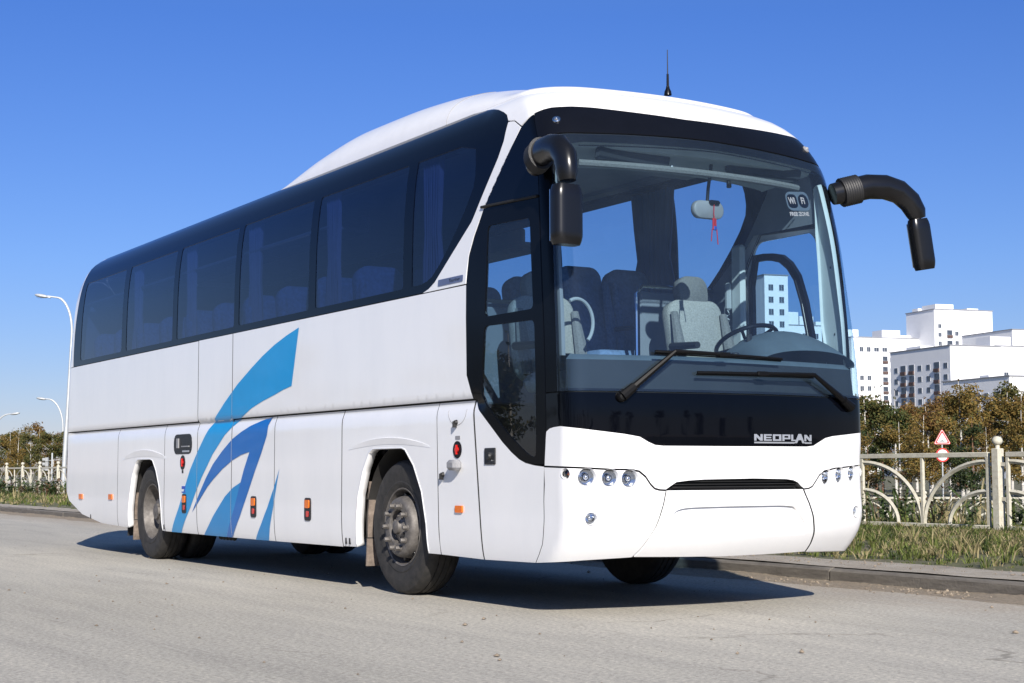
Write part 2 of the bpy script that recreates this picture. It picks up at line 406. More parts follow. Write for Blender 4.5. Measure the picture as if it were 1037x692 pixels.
def decal(name, polys, mat, parent, off=.002, step=.08, bstep=.04):
    V, F, Nn = [], [], []
    for poly in polys:
        a, b, c = skin_mesh(poly, step=step, bstep=bstep, depth=0, off=off) if not isinstance(poly, dict) else skin_mesh(poly['p'], holes=poly['h'], step=step, bstep=bstep, depth=0, off=off)
        o = len(V); V += a; F += [[i+o for i in f] for f in b]; Nn += c
    return mesh_obj(name, V, F, mat, parent, normals=Nn)
def rr(cx, cy, w, h, r, n=4):
    out = []
    for (sx, sy, a0) in ((1, -1, -90), (1, 1, 0), (-1, 1, 90), (-1, -1, 180)):
        for k in range(n+1):
            a = R(a0+90*k/n); out.append((cx+sx*(w/2-r)+r*math.cos(a), cy+sy*(h/2-r)+r*math.sin(a)))
    return out
def disc(cx, cy, rx, ry, n=20): return [(cx+rx*math.cos(2*math.pi*k/n), cy+ry*math.sin(2*math.pi*k/n)) for k in range(n)]
def sfac(s, v):
    """metres of outline per unit of s, so round things stay round"""
    a = P(s+.01, v)-P(s-.01, v); return float(np.linalg.norm(a))/.02
def text_mesh(name, body, size, fn, mat, parent, shear=0., bold=0.):
    cu = bpy.data.curves.new("txt", 'FONT'); cu.body = body; cu.size = size; cu.shear = shear; cu.offset = bold; cu.resolution_u = 3
    to = bpy.data.objects.new("txt", cu); col.objects.link(to); dg = bpy.context.evaluated_depsgraph_get()
    me = to.evaluated_get(dg).to_mesh(); V = [tuple(fn(v.co.x, v.co.y)) for v in me.vertices]; F = [list(p.vertices) for p in me.polygons]
    to.evaluated_get(dg).to_mesh_clear(); bpy.data.objects.remove(to); bpy.data.curves.remove(cu)
    return mesh_obj(name, V, F, mat, parent, smooth=False)

# ------------------------------------------------------------------ THE COACH
coach = empty("coach", (-6, 0, 0))
tag(coach, "large white touring coach with blue swooshes on its side, parked beside the kerb", "coach")
coach.location = (0, 0, 0)
C_ = coach
# --- upper side panels and lower hatches
GAP = .004
door_edge = [(-1.606, 2.28), (-1.61, 2.046), (-1.6, 1.633), (-1.535, 1.51), (-1.512, 1.459)]
def arch(pts): return pts
archF = [(-2.20, .344), (-2.215, .56), (-2.29, .80), (-2.42, .995), (-2.56, 1.115), (-2.62, 1.13), (-3.12, 1.13), (-3.19, 1.10), (-3.30, .96), (-3.39, .76), (-3.425, .54), (-3.44, .344)]
archR = [(-8.26, .33), (-8.275, .56), (-8.35, .80), (-8.46, .97), (-8.58, 1.08), (-8.66, 1.095), (-9.10, 1.095), (-9.17, 1.06), (-9.28, .93), (-9.36, .72), (-9.42, .52), (-9.44, .33)]
up_a = [(-11.90, 1.462), (-7.171, 1.462), (-7.171, 2.279), (-11.90, 2.276)]
mid_door = [(-7.157, .325), (-6.215, .325), (-6.215, 2.282), (-7.157, 2.282)]
up_b = [(-6.200, 1.462), (-1.512, 1.462)] + door_edge[::-1][1:] + [(-1.61, 2.282), (-6.200, 2.282)]
low = [
 ([(-11.895, .700), (-11.80, .600), (-11.25, .440), (-10.48, .352), (-9.834, .335), (-9.834, 1.449), (-11.90, 1.449)], "engine_hatch"),
 ([(-9.822, .335)] + [(-9.44, .33)] + archR[::-1][1:] + [(-8.184, .325), (-8.184, 1.449), (-9.822, 1.449)], "wheel_arch_panel"),
 ([(-8.172, .325), (-7.171, .325), (-7.171, 1.449), (-8.172, 1.449)], "luggage_door"),
 ([(-6.200, .325), (-5.146, .328), (-5.146, 1.449), (-6.200, 1.449)], "luggage_door"),
 ([(-5.134, .328), (-3.707, .335), (-3.707, 1.449), (-5.134, 1.449)], "luggage_door"),
 ([(-3.693, .340), (-3.44, .344)] + archF[::-1][1:] + [(-2.016, .344), (-2.056, 1.449), (-3.693, 1.449)], "wheel_arch_panel"),
 ([(-2.004, .344), (-1.381, .335), (-1.520, 1.449), (-2.048, 1.449)], "fuel_flap_panel"),
]
def side_panels(mir):
    f = (lambda p: mirror(p)) if mir else (lambda p: p)
    panel("side_panel", f(up_a), 'white', C_, step=.16, bstep=.08, rim='rubber')
    panel("side_panel", f(up_b), 'white', C_, step=.14, bstep=.06, rim='rubber')
    panel("service_door" if not mir else "side_panel", f(mid_door), 'white', C_, step=.10, bstep=.04, rim='rubber')
    for p, nme in low: panel(nme, f(p), 'white', C_, step=.09, bstep=.035, depth=.022, rim='rubber')
side_panels(False); side_panels(True)
# lips round the wheel arches
def ribbon(pts, d0, d1, name, mat, parent, w=None):
    V = []; F = []
    q = dens_open(pts, .03)
    for s, v in q: V.append(tuple(P1(s, v, d0))); V.append(tuple(P1(s, v, d1)))
    for i in range(len(q)-1): F.append([2*i, 2*i+1, 2*i+3, 2*i+2])
    return V, F
def dens_open(poly, step):
    out = []
    for i in range(len(poly)-1):
        a, b = np.array(poly[i], float), np.array(poly[i+1], float); n = max(1, int(np.ceil(np.linalg.norm(b-a)/step)))
        out += [tuple(a+(b-a)*k/n) for k in range(n)]
    return out+[tuple(poly[-1])]
for base in (archF, archR):
    for mir in (False, True):
        pts = [(2-s, v) for s, v in base][::-1] if mir else base
        V, F = ribbon(pts, .003, -.065, "", None, None)
        o = mesh_obj("wheel_arch_lip", V, F, 'white', C_, angle=40)
        so = o.modifiers.new("t", 'SOLIDIFY'); so.thickness = .012; so.offset = 0
# crescent crease pressed above each wheel arch
for cx, w0, zb, zt in ((-2.86, 1.42, 1.155, 1.215), (-8.88, 1.55, 1.12, 1.20)):
    for mir in (False, True):
        n = 28; V = []; F = []
        for i in range(n+1):
            t = i/n; s = cx-w0/2+w0*t; a = math.sin(math.pi*t)
            top = zb-.02+(zt-zb+.02)*a**.8; bot = zb-.03+(.035)*a
            rows = [(top, -.001), (top-.004*a, .012*a), (bot, .002)]
            for z, dd in rows:
                p = P1(2-s if mir else s, z, dd); V.append(tuple(p))
        for i in range(n):
            for k in range(2):
                f = [3*i+k, 3*i+k+1, 3*i+k+4, 3*i+k+3]; F.append(f if mir else f[::-1])
        mesh_obj("wheel_arch_crease", V, F, 'white', C_, angle=25)

# --- front end
NE = -.552   # near edge of the nose, where the door shuts
bw = [(-.545, 1.16), (-.538, 1.205), (-.50, 1.224), (-.45, 1.232), (-.364, 1.237), (-.152, 1.212), (.08, 1.186), (.19, 1.168), (.25, 1.135), (.30, 1.115), (.36, 1.110), (.855, 1.109), (1.58, 1.111), (1.65, 1.118), (1.70, 1.140), (1.78, 1.172), (1.86, 1.186), (2.199, 1.214), (2.36, 1.225), (2.50, 1.226), (2.538, 1.205), (2.545, 1.16)]
seam1 = [(-.556, .984), (-.25, .976), (-.004, .963), (.13, .962), (.19, .950), (.235, .915), (.27, .866), (.30, .838), (.335, .829), (.378, .827)]
seam1r = [(1.552, .825), (1.60, .828), (1.64, .842), (1.68, .880), (1.721, .920), (1.778, .948), (1.898, .966), (2.213, .987), (2.556, .99)]
cut_l = [(.383, .816), (.362, .735), (.336, .666), (.305, .580), (.267, .513), (.225, .445), (.170, .388)]
cut_r = [(1.548, .818), (1.595, .728), (1.625, .650), (1.650, .590), (1.695, .507), (1.725, .440), (1.735, .383)]
grille = [(.390, .827), (.415, .850), (.457, .874), (.55, .884), (.67, .890), (1.08, .895), (1.38, .889), (1.45, .881), (1.492, .866), (1.525, .840), (1.542, .825)]
panel("nose_panel", bw[::-1] + seam1 + grille[1:-1] + seam1r[0:], 'white', C_, step=.05, bstep=.02, depth=.05, rim='rubber')
def hole_at(s, v, r): return disc(s, v, r/sfac(s, v), r, 22)
LR = .060
lamps_n = [(-.173, .908, LR, 'l'), (-.015, .902, LR, 'l'), (.122, .897, LR, 'l'), (-.318, .930, .034, 'a'), (-.150, .643, .040, 'l')]
lamps_f = [(1.803, .902, LR, 'l'), (1.961, .912, LR, 'l'), (2.118, .922, LR, 'l'), (2.318, .932, .034, 'a'), (2.134, .656, .040, 'l')]
bump_n = [(-.628, .345), (.164, .386)][0:1] + [(-.2, .372), (.155, .386)] + [(a-.008, b) for a, b in cut_l[::-1]] + [(a-.006, b-.012) for a, b in seam1[::-1]] + [(-.556, .86), (-.566, .749), (-.566, .469), (-.595, .40)]
bump_f = [(1.742, .381), (2.2, .372), (2.628, .345), (2.595, .40), (2.566, .469), (2.566, .749), (2.556, .86)] + [(a+.004, b-.010) for a, b in seam1r[::-1]] + [(a+.008, b) for a, b in cut_r]
panel("bumper_corner", bump_n, 'white', C_, step=.05, bstep=.02, depth=.05, rim='rubber', holes=[hole_at(s, v, r) for s, v, r, _ in lamps_n])
panel("bumper_corner", bump_f, 'white', C_, step=.05, bstep=.02, depth=.05, rim='rubber', holes=[hole_at(s, v, r) for s, v, r, _ in lamps_f])
rec = smooth_poly([(.335, .50), (.352, .545), (.422, .668), (.48, .704), (.662, .711), (1.127, .713), (1.402, .711), (1.475, .692), (1.585, .56), (1.60, .50)], 2, keep=(0, 9))
bump_c = [(a+.008, b) for a, b in cut_l] + [(.55, .380), (.929, .374), (1.409, .378)] + [(a-.008, b) for a, b in cut_r[::-1]] + [(1.53, .819), (1.0, .819), (.40, .819)]
bc = panel("bumper_centre", bump_c, 'white', C_, step=.05, bstep=.02, depth=.05, holes=[rec])
def recd(s, v): 
    t = np.clip((v-.50)/.13, 0, 1); return .026*t*t*(3-2*t)
panel("number_plate_recess", [(a*1.0, b) for a, b in rec], 'white', bc, step=.03, bstep=.02, depth=0, dep=recd)
# bumper underside returns inward
for a, b, nme in ((-.628, .160, "near"), (.172, 1.732, "mid"), (1.742, 2.628, "far")):
    V = []; F = []; n = 24
    for i in range(n+1):
        s = a+(b-a)*i/n; v = float(np.interp(s, [-.63, -.2, .16, .93, 1.74, 2.2, 2.63], [.345, .372, .386, .374, .381, .372, .345]))
        p = P1(s, v, -.001); q_ = p.copy(); q_[0] = p[0]*.9-.30 if True else 0; q_[1] = p[1]*.86; q_[2] = v-.004+.02
        V += [tuple(p), tuple(p*.6+q_*.4+np.array([0, 0, -.012])), tuple(q_)]
    for i in range(n):
        for k in range(2): F.append([3*i+k, 3*i+k+1, 3*i+k+4, 3*i+k+3])
    mesh_obj("bumper_underside", V, F, 'white' if nme != "x" else 'dark', C_, angle=60)
# grille opening
gp = [(.36, .80)] + [(a, b+.012) for a, b in grille] + [(1.57, .80)]
V, F, Nn = skin_mesh(gp, step=.05, bstep=.03, depth=0, off=-.055); gr = mesh_obj("front_grille", V, F, 'rubber', C_, normals=Nn)
for zz in (.838, .856, .874):
    V = []; F = []
    ss = np.linspace(.44 if zz < .86 else .50, 1.50 if zz < .86 else 1.44, 30)
    for s in ss:
        for dz, dd in ((0, -.02), (0, -.05)): V.append(tuple(P1(float(s), zz+dz, dd)))
    for i in range(29): F.append([2*i, 2*i+1, 2*i+3, 2*i+2])
    o = mesh_obj("grille_slat", V, F, 'rubber', gr); so = o.modifiers.new("t", 'SOLIDIFY'); so.thickness = .005

# black nose band, windscreen, pillars, header
panel("black_nose_band", [(2.54, 1.455), (-.54, 1.455)] + [(a, b+.005) for a, b in bw[1:-1]], 'gloss_black', C_, step=.05, bstep=.025)
hb = [(-.535, 3.145), (-.520, 3.185), (-.45, 3.205), (-.321, 3.214), (.2, 3.234), (.711, 3.246), (1.0, 3.248), (1.471, 3.240), (2.0, 3.226), (2.321, 3.214), (2.45, 3.205), (2.52, 3.185), (2.535, 3.145)]
ht = [(-.628, 3.386), (-.54, 3.408), (-.473, 3.419), (-.30, 3.426), (-.101, 3.426), (.218, 3.414), (.806, 3.396), (1.404, 3.400), (1.96, 3.416), (2.30, 3.422), (2.473, 3.416), (2.54, 3.406), (2.628, 3.386)]
def lerp_line(pts, s): return float(np.interp(s, [p[0] for p in pts], [p[1] for p in pts]))
gl_l, gl_r = -.400, 2.400
top_line = [(s, lerp_line(hb, s)-.010) for s in np.linspace(gl_r, gl_l, 40)]
ws = panel("windscreen", [(gl_l, 1.463), (gl_r, 1.463)] + top_line, 'windscreen_glass', C_, step=.05, bstep=.04, depth=0, off=-.001)
for a, b in ((-.540, -.403), (2.403, 2.540)):
    panel("windscreen_pillar", [(a, 1.463), (b, 1.463)] + [(s, lerp_line(hb, s)-.008) for s in np.linspace(b, a, 5)], 'door_black', C_, step=.05, bstep=.03)
# printed border on the inside of the windscreen, with its dotted edge
fr_in = smooth_poly([(-.33, 1.50), (2.33, 1.50), (2.33, 3.06), (2.22, 3.135), (1.0, 3.17), (-.22, 3.135), (-.33, 3.06)], 2)
V, F, Nn = skin_mesh([(gl_l, 1.465), (gl_r, 1.465)] + top_line, holes=[fillet([(-.385, 1.48), (2.385, 1.48), (2.385, 3.10), (2.2, 3.150), (1.0, 3.178), (-.2, 3.150), (-.385, 3.10)], .05)], step=.05, bstep=.035, depth=0, off=-.006)
fb = mesh_obj("printed_border", V, F, 'satin_black', ws, normals=Nn)
V, F = [], []
for k in range(110):
    s = -.2+2.4*k/109; v = 3.178-.043*abs((s-1)/1.25)**1.2-.014
    n = 6; o = len(V); rr_ = .0065
    for j in range(n): V.append(tuple(P1(s+rr_*2.0*math.cos(2*math.pi*j/n), v+rr_*math.sin(2*math.pi*j/n), -.006)))
    F.append([o+j for j in range(n)])
mesh_obj("border_dots", V, F, 'satin_black', ws)
panel("header_panel", [(a, b) for a, b in hb] + ht[::-1], 'satin_black', C_, step=.05, bstep=.03)
qp = [(-.552, 2.785), (-.541, 3.145), (-.634, 3.378), (-.66, 3.370), (-.806, 3.31), (-1.062, 3.09), (-1.339, 2.82), (-1.30, 2.808)]
panel("quarter_panel", qp[:1]+qp[1:], 'gloss_black', C_, step=.06, bstep=.03)
panel("quarter_panel", mirror(qp), 'gloss_black', C_, step=.06, bstep=.03)

# roof: front shell + cap
rf = [(-1.9, V1-.002), (-1.672, 3.596), (-1.343, 3.536), (-1.19, 3.492), (-1.10, 3.455), (-1.045, 3.400), (-.934, 3.388), (-.812, 3.325), (-.664, 3.378), (-.632, 3.392)] + [(a, b+.005) for a, b in ht[1:-1]] + [(2.632, 3.392), (2.664, 3.378)] + mirror([(-1.9, V1-.002), (-1.672, 3.596), (-1.343, 3.536), (-1.19, 3.492), (-1.10, 3.455), (-1.045, 3.400), (-.934, 3.388), (-.812, 3.325)])
panel("roof_front", rf, 'roof_white', C_, step=.05, bstep=.03, depth=.02)
ss = np.concatenate([np.linspace(-13.2, -2, 90), np.linspace(-2, 4, 121)[1:], np.linspace(4, 15.2, 90)[1:]]); tt = np.linspace(0, 1, 26)**1.6
S_, T_ = np.meshgrid(ss, tt); G = cap(S_, T_); nr, nc = S_.shape; G = G.reshape(-1, 3)
F = [[i*nc+k, i*nc+k+1, (i+1)*nc+k+1, (i+1)*nc+k] for i in range(nr-1) for k in range(nc-1)]
mesh_obj("roof", G.tolist(), F, 'roof_white', C_, angle=50)
# white pillar behind the door
strip = [(-1.041, 3.388), (-.936, 3.376), (-.812, 3.312), (-.816, 3.305), (-1.062, 3.082), (-1.346, 2.806), (-1.422, 2.722), (-1.500, 2.624), (-1.570, 2.497), (-1.606, 2.36), (-1.612, 2.292), (-2.27, 2.290), (-2.18, 2.310), (-2.086, 2.350), (-1.943, 2.448), (-1.535, 2.731), (-1.152, 3.141), (-1.078, 3.252)]
strip = [(-1.041, 3.388), (-1.078, 3.252), (-1.152, 3.141), (-1.535, 2.731), (-1.943, 2.448), (-2.086, 2.350), (-2.18, 2.310), (-2.27, 2.290), (-1.612, 2.292), (-1.606, 2.36), (-1.570, 2.497), (-1.500, 2.624), (-1.422, 2.722), (-1.346, 2.806), (-1.062, 3.082), (-.816, 3.312), (-.936, 3.376)]
sp = panel("side_pillar", strip, 'white', C_, step=.06, bstep=.03)
panel("side_pillar", mirror(strip), 'white', C_, step=.06, bstep=.03)

# side glazing
band = [(-11.715, 2.284), (-2.275, 2.290), (-2.18, 2.306), (-2.086, 2.347), (-1.948, 2.448), (-1.541, 2.731), (-1.158, 3.141), (-1.084, 3.252), (-1.048, 3.395), (-1.10, 3.450), (-1.19, 3.487), (-1.343, 3.530), (-1.672, 3.590), (-1.9, V1-.004), (-11.38, V1-.004), (-11.58, 3.585), (-11.655, 3.50), (-11.672, 3.30), (-11.70, 3.0), (-11.735, 2.70), (-11.742, 2.40), (-11.735, 2.31)]
def pane_rect(a, b): return smooth_poly([(a, 2.35), (b, 2.35), (b, 3.325), (a, 3.325)], 0)
def rrect(a, b, c, d, r=.03): return rr((a+b)/2, (c+d)/2, b-a, d-c, r, 3)
panes = [rrect(-11.45, -9.77, 2.345, 3.31, .05), rrect(-9.60, -7.99, 2.345, 3.315), rrect(-7.85, -6.19, 2.347, 3.32), rrect(-6.065, -4.41, 2.35, 3.325), rrect(-4.265, -2.60, 2.352, 3.325),
         smooth_poly([(-2.455, 2.355), (-2.25, 2.357), (-2.09, 2.41), (-1.817, 2.634), (-1.535, 2.940), (-1.50, 3.10), (-1.56, 3.324), (-2.455, 3.324)], 1, keep=(0, 7))]
for mir in (False, True):
    f = mirror if mir else (lambda p: p)
    g = panel("side_glass_surround", f(band), 'gloss_black', C_, holes=[f(p) for p in panes], step=.12, bstep=.06)
    for p in panes: panel("side_window", f(p), 'far_glass' if mir else 'tint_shade_glass', C_, step=.2, bstep=.08, depth=0, off=-.004)
# rear end
rear = [(-13.2, .62), (-11.905, .705), (-11.91, 1.44), (-11.91, 2.278), (-11.738, 2.284), (-11.748, 2.40), (-11.741, 2.70), (-11.706, 3.0), (-11.678, 3.30), (-11.661, 3.505), (-11.585, 3.592), (-11.38, V1-.002), (-13.2, V1-.002)]
rw = smooth_poly([(-13.19, 2.45), (-12.25, 2.45), (-12.2, 3.35), (-13.19, 3.35)], 0)
for mir in (False, True):
    f = mirror if mir else (lambda p: p)
    panel("rear_panel", f(rear), 'white', C_, step=.12, bstep=.06, depth=0)
    decal("rear_window", [f(rw)], 'gloss_black', C_, off=.004)
    decal("tail_lamp", [f(rrect(-12.25, -12.05, .95, 1.45))], 'red', C_, off=.006)
panel("rear_skirt", [(-13.2, .60), (-13.2, .42), (-12.4, .42), (-11.95, .60), (-11.91, .695)], 'white', C_, depth=0) if False else None

# dark strips behind every shut line, painting the shade inside the gaps
seams = []
zt = 1.4555
seams += [[(-11.9, zt), (-7.16, zt)], [(-6.21, zt), (-1.50, zt)], [(-7.164, .33), (-7.164, 2.285)], [(-6.208, .33), (-6.208, 2.285)], [(-9.828, .34), (-9.828, zt)], [(-8.178, .33), (-8.178, zt)], [(-5.14, .33), (-5.14, zt)], [(-3.70, .34), (-3.70, zt)], [(-2.010, .345), (-2.052, zt)], [(-1.372, .335), (-1.51, 1.455), (-1.53, 1.51), (-1.605, 1.633), (-1.612, 2.046), (-1.612, 2.285), (-1.572, 2.497), (-1.50, 2.62), (-1.42, 2.72), (-1.345, 2.806)],
          [(-11.735, 2.280), (-1.61, 2.287)], [(-2.27, 2.287), (-1.61, 2.287)], [(-1.36, 2.81), (-.55, 2.778)], [(-.630, .35), (-.598, .40), (-.569, .469), (-.569, .749), (-.557, .98), (-.548, 1.2), (-.548, 3.14), (-.632, 3.385)],
          [(-1.05, 3.395), (-.935, 3.382), (-.812, 3.318)], [(-.812, 3.318), (-1.062, 3.087), (-1.345, 2.81)], [(-11.908, .70), (-11.908, 2.28)], [(-1.05, 3.39), (-1.08, 3.252), (-1.155, 3.141), (-1.538, 2.731), (-1.945, 2.448), (-2.18, 2.308), (-2.27, 2.288)]]
front_seams = [[(-.55, 1.459), (2.55, 1.459)], [(a, b-.005) for a, b in seam1], [(a, b-.005) for a, b in seam1r], cut_l, cut_r, hb, [(a, b+.002) for a, b in ht], [(a, b+.002) for a, b in bw], [(-.4015, 1.46), (-.4015, 3.2)], [(2.4015, 1.46), (2.4015, 3.2)]]
allse = seams + [[(2-s, v) for s, v in q][::-1] for q in seams] + front_seams
V, F = [], []
for ln in allse:
    q = dens_open(ln, .05); o = len(V)
    for i, (s, v) in enumerate(q):
        a = q[max(i-1, 0)]; b = q[min(i+1, len(q)-1)]; t = (b[0]-a[0], b[1]-a[1]); l = math.hypot(*t) or 1; nx, ny = -t[1]/l, t[0]/l
        w = .014
        if abs(v-zt) < .002 and abs(t[1]) < 1e-6: V += [tuple(P1(s, v+.012, -.016)), tuple(P1(s, v-.012, -.016))]
        else: V += [tuple(P1(s+nx*w, v+ny*w, -.016)), tuple(P1(s-nx*w, v-ny*w, -.016))]
    F += [[o+2*i, o+2*i+1, o+2*i+3, o+2*i+2] for i in range(len(q)-1)]
mesh_obj("shut_line_shade", V, F, 'rubber', C_, angle=60)

# --- passenger door
door = empty("passenger_door", (-1, -1.27, 1.5), parent=C_)
door.location = (0, 0, 0)
curve = [(-1.498, 1.449), (-1.434, 1.385), (-1.277, 1.275), (-1.102, 1.150), (-.98, 1.078), (-.88, 1.030), (-.797, 1.005), (-.682, .988), (-.562, .984)]
panel("door_skin", [(-1.364, .335), (-.638, .345), (-.603, .40), (-.574, .469), (-.574, .749), (-.563, .976)] + [(a, b-.003) for a, b in curve[::-1][1:]], 'white', door, step=.06, bstep=.03, rim='rubber')
d_up = smooth_poly([(-1.335, 2.035), (-.672, 2.035), (-.684, 2.650), (-1.28, 2.675)], 1, keep=())
d_up = rr(0, 0, 1, 1, .06, 3); d_up = [(np.interp(v, [-.5, .5], [-1.335, -1.285]) + (u+.5)*(np.interp(v, [-.5, .5], [-.673, -.683])-np.interp(v, [-.5, .5], [-1.335, -1.285])), 2.03+(v+.5)*(.62+.02*(.5-u))) for u, v in d_up]
d_lo = fillet([(-.665, 1.035), (-.665, 1.955), (-1.345, 1.965), (-1.375, 1.70), (-1.385, 1.46), (-1.276, 1.375), (-1.136, 1.268), (-.966, 1.164), (-.84, 1.095), (-.76, 1.055)], .05)
d_lo = d_lo[::-1]
frm = [(-1.35, 2.803), (-.555, 2.770), (-.555, .992)] + [(a, b+.003) for a, b in curve[::-1][1:]] + [(-1.525, 1.51), (-1.597, 1.633), (-1.605, 2.046), (-1.603, 2.29), (-1.565, 2.49), (-1.493, 2.618), (-1.415, 2.716)]
panel("door_frame", frm[::-1], 'door_black', door, holes=[d_up, d_lo], step=.06, bstep=.03)
panel("door_window", d_up, 'door_glass', door, step=.1, bstep=.05, depth=0, off=-.006)
panel("door_window", d_lo[::-1] if False else d_lo, 'door_glass', door, step=.1, bstep=.05, depth=0, off=-.006)
b = MB(); p = P1(-1.262, 1.052, 0); b.box((p[0], p[1]-.004, p[2]), (.15, .012, .115), ch=.012); b.lathe([(0, .02), (.022, .02), (.026, .012), (.028, 0)], (p[0], p[1]-.008, p[2]), (0, -1, 0), 16)
b.m = 1; b.box((p[0]+.02, p[1]-.014, p[2]+.01), (.008, .01, .03)); b.box((p[0]+.045, p[1]-.012, p[2]-.03), (.02, .008, .008)); b.build("door_handle", ['black_plastic', 'chrome'], door)
# rubber lip over the door
b = MB(); b.tube([tuple(P1(s, np.interp(s, [-1.36, -.56], [2.815, 2.783]), .006)) for s in np.linspace(-1.38, -.56, 8)], .010, 6); b.build("door_seal", 'rubber', door)

# --- far side: driver's window in a white body
drv = [(-1.512, 1.459), (-1.376, .335), (-.640, .345), (-.605, .40), (-.576, .469), (-.576, .749), (-.564, .984), (-.553, 1.2), (-.553, 2.77), (-1.35, 2.80), (-1.42, 2.72), (-1.50, 2.62), (-1.568, 2.49), (-1.603, 2.29), (-1.603, 2.046), (-1.597, 1.633)]
dw = fillet([(-1.50, 1.80), (-.66, 1.72), (-.66, 2.68), (-.72, 2.745), (-1.40, 2.745), (-1.50, 2.55)], .08)
panel("side_panel", mirror(drv), 'white', C_, holes=[mirror(dw)], step=.07, bstep=.03)
dwin = panel("driver_window", mirror(dw), 'door_glass', C_, step=.1, bstep=.05, depth=0, off=-.004)
ring = smooth_poly([(-1.49, 1.80), (-.70, 1.75), (-.82, 2.38), (-1.0, 2.60), (-1.22, 2.645), (-1.49, 2.645)], 1, keep=(0, 1))
ring_in = smooth_poly([(-1.44, 1.84), (-.78, 1.80), (-.89, 2.35), (-1.04, 2.54), (-1.24, 2.59), (-1.44, 2.59)], 1, keep=(0, 1))
V, F, Nn = skin_mesh(mirror(ring), holes=[mirror(ring_in)], step=.1, bstep=.04, depth=.035, off=-.01); mesh_obj("sliding_frame", V, F, 'satin_black', dwin, normals=Nn)

# --- livery
w1 = [(-4.605, 2.216), (-4.757, 1.708), (-4.95, 1.682), (-5.146, 1.646), (-5.43, 1.600), (-5.701, 1.544), (-6.06, 1.435), (-6.395, 1.307), (-6.72, 1.125), (-7.027, .895), (-7.20, .74), (-7.355, .582), (-7.52, .45), (-7.665, .325), (-7.973, .325), (-7.84, .45), (-7.707, .575), (-7.54, .775), (-7.37, .973), (-7.16, 1.15), (-6.933, 1.318), (-6.68, 1.475), (-6.405, 1.625), (-6.07, 1.785), (-5.711, 1.923), (-5.44, 2.018), (-5.155, 2.102), (-4.88, 2.165)]
w2 = [(-5.244, 1.45), (-5.29, 1.37), (-5.317, 1.284), (-5.45, 1.12), (-5.59, .969), (-5.78, .745), (-5.968, .534), (-6.198, .327), (-6.357, .327), (-6.24, .46), (-6.117, .604), (-6.00, .79), (-5.879, .969), (-5.738, 1.138), (-5.96, 1.11), (-6.181, 1.062), (-6.44, .98), (-6.698, .877), (-6.86, .80), (-7.02, .703), (-7.287, .544), (-7.18, .65), (-7.077, .741), (-6.90, .89), (-6.703, 1.028), (-6.45, 1.155), (-6.188, 1.265), (-5.95, 1.33), (-5.712, 1.382), (-5.48, 1.42)]
w3 = [(-5.925, .861), (-6.03, .72), (-6.125, .595), (-6.245, .455), (-6.365, .325), (-6.987, .325), (-6.83, .42), (-6.69, .518), (-6.53, .615), (-6.375, .711), (-6.16, .80)]
w4 = [(-5.021, .974), (-5.08, .83), (-5.16, .62), (-5.3, .328), (-5.619, .325), (-5.45, .47), (-5.301, .619), (-5.15, .80)]
cells = [(-12, -7.169, .3, 1.451), (-12, -7.169, 1.460, 2.28), (-7.159, -6.213, .3, 2.28), (-6.203, -5.145, .3, 1.451), (-6.203, -5.145, 1.460, 2.28), (-5.135, -1.6, .3, 1.451), (-5.135, -1.6, 1.460, 2.28), (-5.145, -5.135, 1.460, 2.28)]
cells = cells[:4] + [(-6.203, -1.6, 1.460, 2.28), (-5.135, -3.7, .3, 1.451)]
for w, mt, of in ((w1, 'blue_light', .0030), (w3, 'blue_mid', .0030), (w2, 'blue_deep', .0042), (w4, 'blue_mid', .0030)):
    pl = [q for q in (clipbox(w, *c) for c in cells) if len(q) > 2]
    decal("livery_swoosh", pl, mt, C_, off=of, step=.08, bstep=.05)
    decal("livery_swoosh", [mirror(q) for q in pl], mt, C_, off=of, step=.08, bstep=.05)

# --- small fittings on the near side
def plate(name, s, v, w, h, r, mats, d=.008, parent=C_, builder=None):
    b = MB()
    poly = rr(s, v, w, h, r, 3)
    b.prism(poly, lambda u_, v_, d__: P1(u_, v_, d__), -.002, d)
    if builder: builder(b)
    return b.build(name, mats, parent)
for s0 in (-7.53, -5.628, -4.383):
    v0 = .628
    plate("side_marker_lamp", s0, v0, .135, .195, .03, ['black_plastic', 'amber', 'red', 'chrome'], .007, builder=lambda b: (setattr(b, 'm', 1), b.prism(rr(s0, v0+.045, .085, .07, .01, 2), lambda a, c, d__: P1(a, c, d__), .006, .016), setattr(b, 'm', 2), b.prism(rr(s0, v0-.04, .05, .05, .01, 2), lambda a, c, d__: P1(a, c, d__), .006, .010)))
for s0, v0, w, h in ((-11.285, .656, .14, .062), (-10.076, .666, .14, .062), (-1.702, .679, .105, .050)):
    plate("amber_reflector", s0, v0, w, h, .008, ['amber'], .012)
plate("recessed_latch", -7.60, 1.24, .55, .205, .08, ['satin_black', 'grey_plastic', 'silver'], .004, builder=lambda b: (setattr(b, 'm', 1), b.box((-7.50, -1.285, 1.215), (.22, .012, .012)), b.box((-7.74, -1.283, 1.25), (.06, .012, .10)), setattr(b, 'm', 2), b.box((-7.50, -1.281, 1.165), (.20, .004, .018))))
def oval(name, s0, v0, rx, rz, rad, parent=C_):
    b = MB(); b.prism(disc(s0, v0, rx, rz, 20), lambda a, c, d__: P1(a, c, d__), -.002, .005)
    b.m = 1; b.prism(disc(s0, v0, rad, rad*.8, 12), lambda a, c, d__: P1(a, c, d__), .004, .014)
    b.box((s0, -1.287, v0), (rad*.6, .012, rz*1.1))
    return b.build(name, ['satin_black', 'red'], parent)
oval("battery_switch", -7.596, 1.05, .075, .075, .030); oval("battery_switch", -1.732, 1.104, .062, .062, .026)
plate("small_tag", -7.596, .955, .045, .03, .004, ['black_plastic'], .003)
